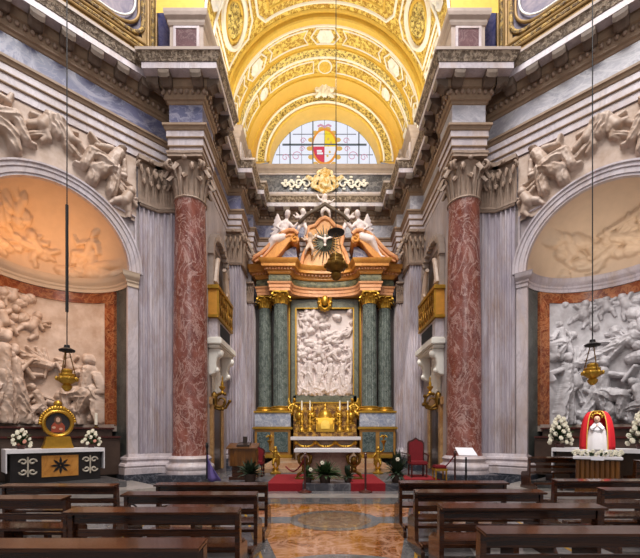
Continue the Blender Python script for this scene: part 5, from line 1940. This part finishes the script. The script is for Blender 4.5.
# ================================================================ SIDE ALTARS
def wbox(m, w, u0, u1, d0, d1, z0, z1):
    return m.add([w(u, d, z) for z in (z0, z1) for d in (d0, d1) for u in (u0, u1)], [(0, 2, 3, 1), (4, 5, 7, 6), (0, 1, 5, 4), (2, 6, 7, 3), (0, 4, 6, 2), (1, 3, 7, 5)])


for s, lab in ((-1, 'side altar with white cloth and inlaid black and orange front, under the round picture'), (1, 'side altar with white cloth behind the red caped statue')):
    w = W(s)
    c = w(U0, .2, .32)
    t = thing('side_altar', lab, 'altar', c)
    m = MB()
    wbox(m, w, 1.95, 4.05, -.3, .6, .32, 1.14)
    m.build('body', 'blackp' if s < 0 else 'dwood', t, bevel=.01)
    m = MB()
    wbox(m, w, 1.9, 4.1, -.3, .66, 1.14, 1.2)
    m.build('mensa', 'moulding', t, bevel=.01)
    m = MB()
    wbox(m, w, 1.88, 4.12, -.28, .68, 1.2, 1.225)
    wbox(m, w, 1.88, 4.12, .675, .69, 1.12, 1.22)
    for u0, u1 in ((1.855, 1.88), (4.12, 4.145)):
        wbox(m, w, u0, u1, -.2, .68, .62, 1.225)
    m.build('altar_cloth', 'cloth', t)
    m = MB()
    wbox(m, w, 2.52, 3.38, .6, .62, .46, 1.04)
    m.build('front_panel', 'orange' if s < 0 else 'wood2', t)
    if s < 0:
        m = MB()
        for k in range(8):
            a = k * math.pi / 4
            m.wprism([(2.95 + q * math.cos(a + b), .76 + q * math.sin(a + b)) for q, b in ((.03, -1), (.15, -.22), (.24, 0), (.15, .22), (.03, 1))], w, .615, .632)
        m.build('rosette', 'blackp', t)
        for cu in (2.22, 3.68):
            m = MB()
            for e in (-1, 1):
                for v in (-1, 1):
                    pts = [w(cu + e * (.1 + .09 * (1 - i / 20) * math.cos(i * .45)), .62, .76 + v * (.13 + .085 * (1 - i / 20) * math.sin(i * .45))) for i in range(15)]
                    m.tube(pts, .024, 6)
            m.tube([w(cu, .62, .5), w(cu, .62, 1.02)], .02, 6)
            m.build('inlay_scrolls', plain('pale_inlay', (196, 184, 166), .4), t, smooth=True)
    m = MB()
    wbox(m, w, 1.1, 4.8, -.9, -.32, .32, 1.5)
    wbox(m, w, 1.25, 4.65, -1.1, -.62, 1.5, 1.78)
    m.build('gradine', plain('brown_gradine', (72, 54, 44), .45, 0, .2, 4), t, bevel=.02)
    m = MB()
    wbox(m, w, 1.1, 4.8, -.9, -.26, 1.5, 1.56)
    wbox(m, w, 1.2, 4.7, -1.1, -.56, 1.78, 1.84)
    m.build('gradine_edge', 'mahog', t, bevel=.015)

# round picture of Christ in a gilded frame
w = W(-1)
zc = 1.93
PS = .8
t = thing('round_picture', 'round painting of a figure in red robe in gilded frame on a stand', 'picture', w(U0, .25, 1.225))
m = MB()
ring = [(.36, .02), (.38, .06), (.43, .09), (.48, .07), (.5, .0), (.48, -.04), (.36, -.04)]
a = np.linspace(0, 2 * math.pi, 48, endpoint=False)
m.grid(np.array([[w(U0 + PS * q * math.cos(t_), .3 + d, zc + PS * q * math.sin(t_)) for q, d in ring] for t_ in a]), closed_u=True, closed_v=True)
for k in range(20):
    t_ = k / 20 * math.pi
    m.ball(w(U0 + .42 * math.cos(t_), .3, zc + .42 * math.sin(t_)), .045 + .06 * math.sin(t_) ** 8, 8, 5)
m.ball(w(U0, .3, zc + .54), .11, 10, 6)
m.build('frame', 'gold', t, smooth=40)
m = MB()
m.wprism([(U0 + .32 * math.cos(q), zc + .32 * math.sin(q)) for q in a], w, .27, .31)
m.build('canvas', plain('dark_canvas', (44, 40, 42), .5, 0, .2, 4), t)
m = MB()
m.wprism([(U0 + PS * x, zc + PS * z) for x, z in ((-.2, -.32), (.2, -.32), (.2, -.1), (.12, .02), (.05, .06), (-.06, .06), (-.14, .0), (-.21, -.1))], w, .305, .318)
m.build('painted_robe', plain('painted_red', (170, 74, 46), .6, 0, .2, 8), t)
m = MB()
m.wprism([(U0 + .09 * math.cos(q), zc + .09 + .125 * math.sin(q)) for q in a], w, .305, .320)
m.build('painted_hair', plain('painted_brown', (104, 70, 50), .6), t)
m = MB()
m.wprism([(U0 + .05 * math.cos(q), zc + .1 + .07 * math.sin(q)) for q in a], w, .305, .324)
m.build('painted_face', 'skin', t)
m = MB()
for x, z in ((.1, -.12), (-.07, -.16)):
    m.wprism([(U0 + x + .045 * math.cos(q), zc + z + .035 * math.sin(q)) for q in a[::4]], w, .305, .324)
m.build('painted_hands', 'skin', t)
m = MB()
m.wprism([(U0 - .38, 1.225), (U0 + .38, 1.225), (U0 + .33, 1.34), (U0 + .28, 1.56), (U0 - .28, 1.56), (U0 - .33, 1.34)], w, .12, .42)
m.build('stand', 'gold', t, bevel=.015)


def bouquet(c, label, r, h, seed, nf, group, mats=('flower', 'pink'), nl=60):
    rr = random.Random(seed)
    t = thing('flower_arrangement', label, 'flowers', c, group)
    m = MB()
    m.lathe(c, [(r * .3, 0), (r * .42, r * .3), (r * .35, r * .36)], 14)
    m.build('bowl', 'mahog', t, smooth=40)
    m = MB()
    for k in range(nl):
        a, e = rr.uniform(0, 2 * math.pi), rr.uniform(0, 1.5)
        d = Vector((math.cos(a) * math.cos(e), math.sin(a) * math.cos(e), math.sin(e)))
        sd = Vector((-math.sin(a), math.cos(a), .2)) * .03
        p0 = Vector(c) + Vector((0, 0, h * .2 + rr.uniform(0, h * .3)))
        L = r * rr.uniform(.6, 1.1)
        rows = [[tuple(p0 + d * L * q - sd * math.sin(math.pi * (.1 + .85 * q))), tuple(p0 + d * L * q + Vector((0, 0, .01))), tuple(p0 + d * L * q + sd * math.sin(math.pi * (.1 + .85 * q)))] for q in np.linspace(0, 1, 5)]
        m.grid(np.array(rows))
    f = m.build('foliage', 'leaf', t, smooth=True)
    f['kind'] = 'stuff'
    for k in range(nf):
        z = (k + .5) / nf
        a = k * 2.4
        q = r * (1.0 - .75 * z ** 1.4) * rr.uniform(.75, 1.0)
        fc = (c[0] + q * math.cos(a), c[1] + q * math.sin(a), c[2] + r * .3 + z * (h - r * .3))
        m = MB()
        fr = r * rr.uniform(.15, .2)
        for j in range(6):
            b = j / 6 * 2 * math.pi
            m.ball((fc[0] + fr * .6 * math.cos(b), fc[1] + fr * .3 * math.sin(b), fc[2] + fr * .6 * math.sin(b)), fr * .55, 6, 4)
        m.ball(fc, fr * .5, 6, 4)
        m.build('blossom', mats[1] if (k % 4 == 1 and len(mats) > 1 and z < .5) else mats[0], t, smooth=True)
    return t


bouquet(w(U0 + .84, .3, 1.225), 'white and pink flower bouquet on the altar, farther from the red column', .27, .52, 1, 20, 'bouquets beside the round picture')
bouquet(w(U0 - .84, .3, 1.225), 'white and pink flower bouquet on the altar, nearer to the red column', .27, .52, 2, 20, 'bouquets beside the round picture')
for u, lab in ((U0 + 1.28, 'white candle on the shelf far from the red column'), (U0 - 1.25, 'white candle on the shelf near the red column')):
    c = w(u, -.75, 1.84)
    t = thing('candle', lab, 'candle', c, 'candles above the left side altar')
    m = MB()
    m.lathe(c, [(.08, 0), (.08, .02), (.03, .04), (.03, .07), (.06, .09)], 12)
    m.build('holder', 'bronze', t, smooth=40)
    m = MB()
    m.lathe(c, [(.048, .09), (.048, .46), (.01, .47)], 12)
    m.build('wax', 'wax', t, smooth=40)

# right side altar: flower cones
w = W(1)
bouquet(w(U0 - .95, .35, 1.225), 'white flower cone on the altar between red column and red caped statue', .36, .92, 5, 34, 'white flower cones beside the statue', ('flower',), 90)
bouquet(w(U0 + .95, .35, 1.225), 'white flower cone on the altar at the far side of the red caped statue', .36, .98, 6, 34, 'white flower cones beside the statue', ('flower',), 90)

# statue in red cape on its wooden stand
x, y, _ = P(597, 440, 9.8)
t = thing('statue_stand', 'golden brown wooden stand with white cloth edge under the red caped statue', 'stand', (x, y, .15))
m = MB()
m.box(x - .46, x + .46, y - .34, y + .34, .15, .25)
m.box(x - .42, x + .42, y - .3, y + .3, .25, 1.0)
m.build('body', 'wood2', t, bevel=.015)
m = MB()
for k in range(9):
    q = x - .4 + k * .1
    m.lathe((q, y - .3, .25), [(.05, 0), (.045, .72)], 8)
m.build('draped_front', 'wood2', t, smooth=40)
m = MB()
m.box(x - .5, x + .5, y - .38, y + .38, 1.0, 1.07)
m.build('top', 'cloth', t, bevel=.012)
m = MB()
m.box(x - .13, x + .13, y - .40, y - .375, .985, 1.06)
m.build('plate', 'paper', t)
fb = thing('flower_bed', 'low bed of white flowers and greens at the foot of the red caped statue', 'flowers', (x, y, 1.07))
rr = random.Random(9)
m = MB()
for k in range(60):
    a = rr.uniform(0, 2 * math.pi)
    p = Vector((x + .5 * math.cos(a) * rr.uniform(.7, 1), y + .36 * math.sin(a) * rr.uniform(.7, 1), 1.08))
    d = Vector((math.cos(a) * .1, math.sin(a) * .1, .1))
    sd = Vector((-math.sin(a), math.cos(a), 0)) * .025
    m.grid(np.array([[tuple(p + d * q - sd * math.sin(math.pi * (.1 + .85 * q))), tuple(p + d * q), tuple(p + d * q + sd * math.sin(math.pi * (.1 + .85 * q)))] for q in np.linspace(0, 1, 4)]))
f = m.build('foliage', 'leaf', fb, smooth=True)
f['kind'] = 'stuff'
for k in range(26):
    a = math.pi + math.pi * (k + .5) / 26 * 1.0
    q = .92 + .08 * (k % 2)
    m = MB()
    c = (x + .5 * math.cos(a) * q, y + .36 * math.sin(a) * q, 1.12 + .04 * (k % 3))
    for j in range(5):
        b = j / 5 * 2 * math.pi
        m.ball((c[0] + .025 * math.cos(b), c[1] - .01, c[2] + .025 * math.sin(b)), .024, 6, 4)
    m.build('blossom', 'flower', fb, smooth=True)
m = MB()
m.box(x - .32, x + .32, y - .2, y + .26, 1.07, 1.24)
m.build('plinth', 'cloth', fb, bevel=.02)
z = 1.24
t = thing('robed_statue', 'statue in white robe under bright red arched cape with gold lace', 'statue', (x, y, z))
m = MB()
rows = []
for k in range(22):
    q = k / 21
    zz = .96 * math.sin(q * math.pi / 2) ** .95
    rad = .36 * math.cos(q * math.pi / 2) ** .48 + .004
    row = []
    for j in range(41):
        a = math.radians(-54 + 288 * j / 40)
        rip = 1 + .035 * math.sin(j * 1.25) * (1 - q)
        row.append((x + rad * rip * math.cos(a), y + .62 * rad * rip * math.sin(a), z + zz))
    rows.append(row)
m.grid(np.array(rows))
cape = m.build('cape', 'redcape', t, smooth=True)
cape.modifiers.new('thick', 'SOLIDIFY').thickness = .02
m = MB()
for j in (0, 40):
    m.tube([rows[k][j] for k in range(22)], .011, 6)
m.build('cape_trim', 'goldp', t, smooth=True)
m = MB()
a = np.linspace(0, 2 * math.pi, 36, endpoint=False)
pr = [(.25, 0), (.245, .1), (.225, .3), (.19, .45), (.14, .56), (.09, .64), (.05, .68)]
m.grid(np.array([[(x + q * (1 + .05 * math.sin(t_ * 9) * (1 - zz)) * math.cos(t_), y - .06 + .72 * q * math.sin(t_) * (1 + .05 * math.sin(t_ * 9)), z + zz) for t_ in a] for q, zz in pr]), closed_v=True)
m.build('robe', 'cloth', t, smooth=True)
m = MB()
m.ball((x, y - .10, z + .75), .075, 14, 10, (.88, .95, 1.15))
m.ball((x, y - .175, z + .74), .014, 6, 4, (1, 1, 1.4))
m.build('head', 'skin', t, smooth=True)
m = MB()
for e in (-1, 1):
    m.ball((x + e * .026, y - .168, z + .762), .009, 6, 4)
m.tube([(x - .02, y - .17, z + .715), (x + .02, y - .17, z + .715)], .005, 5)
m.build('face_features', 'blackp', t)
m = MB()
for e in (-1, 1):
    m.tube([(x + e * .11, y - .14, z + .54), (x + e * .09, y - .22, z + .5), (x + e * .015, y - .25, z + .58)], [.045, .035, .02], 8)
m.build('sleeves', 'cloth', t, smooth=True)
m = MB()
for e in (-1, 1):
    m.ball((x + e * .014, y - .255, z + .6), .02, 8, 6, (.6, .7, 1.6))
m.build('hands', 'skin', t, smooth=True)
m = MB()
m.tube([(x + .1 * math.cos(q), y - .1, z + .8 + .1 * math.sin(q)) for q in np.linspace(-.2, math.pi + .2, 20)], .018, 8)
for q in np.linspace(.2, math.pi - .2, 7):
    m.ball((x + .12 * math.cos(q), y - .1, z + .8 + .122 * math.sin(q)), .016, 7, 5)
m.build('crown', 'gold', t, smooth=True)


for o in (t, fb, bpy.data.objects['statue_stand']):
    o.rotation_euler.z = -.6                     # turned towards the middle of the church


# ================================================================ HANGING LAMPS
def lamp(c, label, top, r, sleeve=None, mat='gold', group='hanging sanctuary lamps'):
    x, y, z = c
    t = thing('hanging_lamp', label, 'lamp', c, group)
    m = MB()
    m.lathe((x, y, z), [(.04, -1.35 * r), (.3 * r, -1.24 * r), (.48 * r, -1.01 * r), (.52 * r, -0.783 * r), (.36 * r, -0.621 * r), (.5 * r, -0.513 * r), (.9 * r, -0.216 * r), (1.0 * r, 0), (.98 * r, 0.135 * r), (.74 * r, 0.27 * r), (.8 * r, 0.405 * r), (.78 * r, 0.54 * r), (.5 * r, 0.675 * r), (.56 * r, 0.81 * r), (.54 * r, 0.972 * r), (.3 * r, 1.11 * r)], 24)
    for k in range(8):
        a = k * math.pi / 4
        m.ball((x + r * .98 * math.cos(a), y + r * .98 * math.sin(a), z), .16 * r, 8, 6, (1, 1, 1.5))
    m.build('bowl', mat, t, smooth=35)
    zt = z + r * 3.0
    for k in range(3):
        a = k * 2.094 + .4
        m = MB()
        m.tube([(x + r * .85 * math.cos(a), y + r * .85 * math.sin(a), z + .15 * r), (x + .22 * r * math.cos(a), y + .22 * r * math.sin(a), zt)], .012, 5)
        m.build('chain', 'bronze', t, smooth=True)
    m = MB()
    m.lathe((x, y, zt), [(.4 * r, -.02), (.75 * r, 0), (.8 * r, .04), (.3 * r, .1), (.06, .16)], 20)
    m.build('smoke_bell', 'iron', t, smooth=40)
    m = MB()
    m.tube([(x, y, zt + .1), (x, y, top)], .013, 6)
    m.build('cable', 'iron', t, smooth=True)
    if sleeve:
        m = MB()
        m.tube([(x, y, sleeve[0]), (x, y, sleeve[1])], .035, 8)
        m.build('cable_sleeve', 'iron', t, smooth=True)
    return t


c = P(67, 379, 9.8)
lamp(c, 'gilded hanging lamp in front of the relief above the round picture', 20, .23, (P(0, 312, 9.8)[2], P(0, 205, 9.8)[2]))
c = P(592.5, 373, 9.8)
lamp(c, 'gilded hanging lamp in front of the relief above the red caped statue', 20, .225)
c = P(336, 266, 12.2)
lamp(c, 'dark bronze hanging lamp in front of the dove shield', 22, .34, None, 'bronze')


# ================================================================ PEWS
PL = 1.75


def make_pew(label, x, y, L=PL):
    t = thing('pew', label, 'pew', (x, y, 0), 'wooden pews')
    m = MB()
    m.add([(x + a, y + b, c) for c0 in (-.028, 0) for a, b, c in ((0, -.12, .83 + c0), (L, -.12, .83 + c0), (L, .09, .85 + c0), (0, .09, .85 + c0))],
          [(0, 3, 2, 1), (4, 5, 6, 7), (0, 1, 5, 4), (1, 2, 6, 5), (2, 3, 7, 6), (3, 0, 4, 7)])
    m.build('book_ledge', 'wood', t, bevel=.006)
    m = MB()
    m.box(x + .05, x + L - .05, y + .0, y + .03, .69, .815)
    m.build('back_rail', 'wood', t, bevel=.005)
    m = MB()
    m.box(x + .05, x + L - .05, y + .03, y + .06, .55, .625)
    m.build('lower_rail', 'wood', t, bevel=.005)
    m = MB()
    m.box(x + .04, x + L - .04, y + .06, y + .46, .40, .435)
    m.build('seat', 'wood', t, bevel=.008)
    m = MB()
    m.box(x + .02, x + L - .02, y - .34, y - .18, .155, .2)
    m.build('kneeler', 'wood', t, bevel=.006)
    for xx in (x, x + L - .05):
        m = MB()
        prof = [(y - .34, 0), (y + .46, 0), (y + .46, .06), (y + .42, .1), (y + .42, .4), (y + .34, .44), (y + .10, .47), (y + .07, .82), (y - .02, .81), (y - .01, .3), (y - .04, .16), (y - .3, .15), (y - .34, .1)]
        n = len(prof)
        m.add([(q, a, b) for q in (xx, xx + .05) for a, b in prof], [tuple(range(n)), tuple(range(n, 2 * n))[::-1]] + [(i, n + i, n + (i + 1) % n, (i + 1) % n) for i in range(n)])
        m.build('end_panel', 'wood', t, bevel=.005)
    m = MB()
    xm = x + L / 2
    m.box(xm - .03, xm + .03, y + .08, y + .4, 0, .4)
    m.build('seat_support', 'wood', t)
    m = MB()
    m.box(xm - .03, xm + .03, y - .3, y - .22, 0, .155)
    m.build('kneeler_support', 'wood', t)
    return t


p0 = make_pew('dark wooden pew nearest the camera, on the side of the round picture, by the aisle', -1.06 - PL, 2.76)
ordn = ('frontmost', 'second', 'third')
for k, (yy, lab) in enumerate(((6.12, 'aisle pew frontmost before the altar, on the round picture side'), (5.12, 'aisle pew second from the altar, on the round picture side'), (3.99, 'aisle pew third from the altar, on the round picture side'))):
    dup(p0, (-1.06 - PL, yy, 0), 'dark wooden ' + lab)
for yy, lab in ((6.36, 'aisle pew frontmost before the altar, on the red caped statue side'), (5.32, 'aisle pew second from the altar, on the red caped statue side'), (4.22, 'aisle pew third from the altar, on the red caped statue side'), (3.15, 'pew nearest the camera, on the red caped statue side, by the aisle')):
    dup(p0, (1.05, yy, 0), 'dark wooden ' + lab)
for yy, lab in ((5.97, 'outer pew just before the steps of the altar with the round picture'), (4.80, 'outer pew behind another one before the altar with the round picture')):
    dup(p0, (-3.35 - PL, yy, 0), 'dark wooden ' + lab)
for yy, lab in ((6.62, 'outer pew just before the steps of the red caped statue'), (5.52, 'outer pew behind another one before the red caped statue')):
    dup(p0, (3.73, yy, 0), 'dark wooden ' + lab)
# a small bag left on a pew
x, y, z = P(131, 523, 5.36)[0], 5.36, .435
t = thing('bag', 'small black bag lying on the second pew from the altar, round picture side', 'bag', (x, y, z))
m = MB()
m.ball((x, y, z + .085), .1, 14, 9, (1.15, .8, .85))
m.build('body', 'iron', t, smooth=True)
m = MB()
m.tube([(x + .1 * math.cos(q), y - .02, z + .13 + .09 * math.sin(q)) for q in np.linspace(0.2, math.pi - .2, 12)], .012, 6)
m.build('handle', 'iron', t, smooth=True)
dup(p0, (5.36, 10.45, .15), 'wooden bench on the chapel step between red column and statue stand', scale=(.8, 1, 1.02))
dup(p0, (7.36, 9.4, .15), 'wooden bench on the chapel step at the far side of the statue stand', scale=(.55, .9, 1.0))
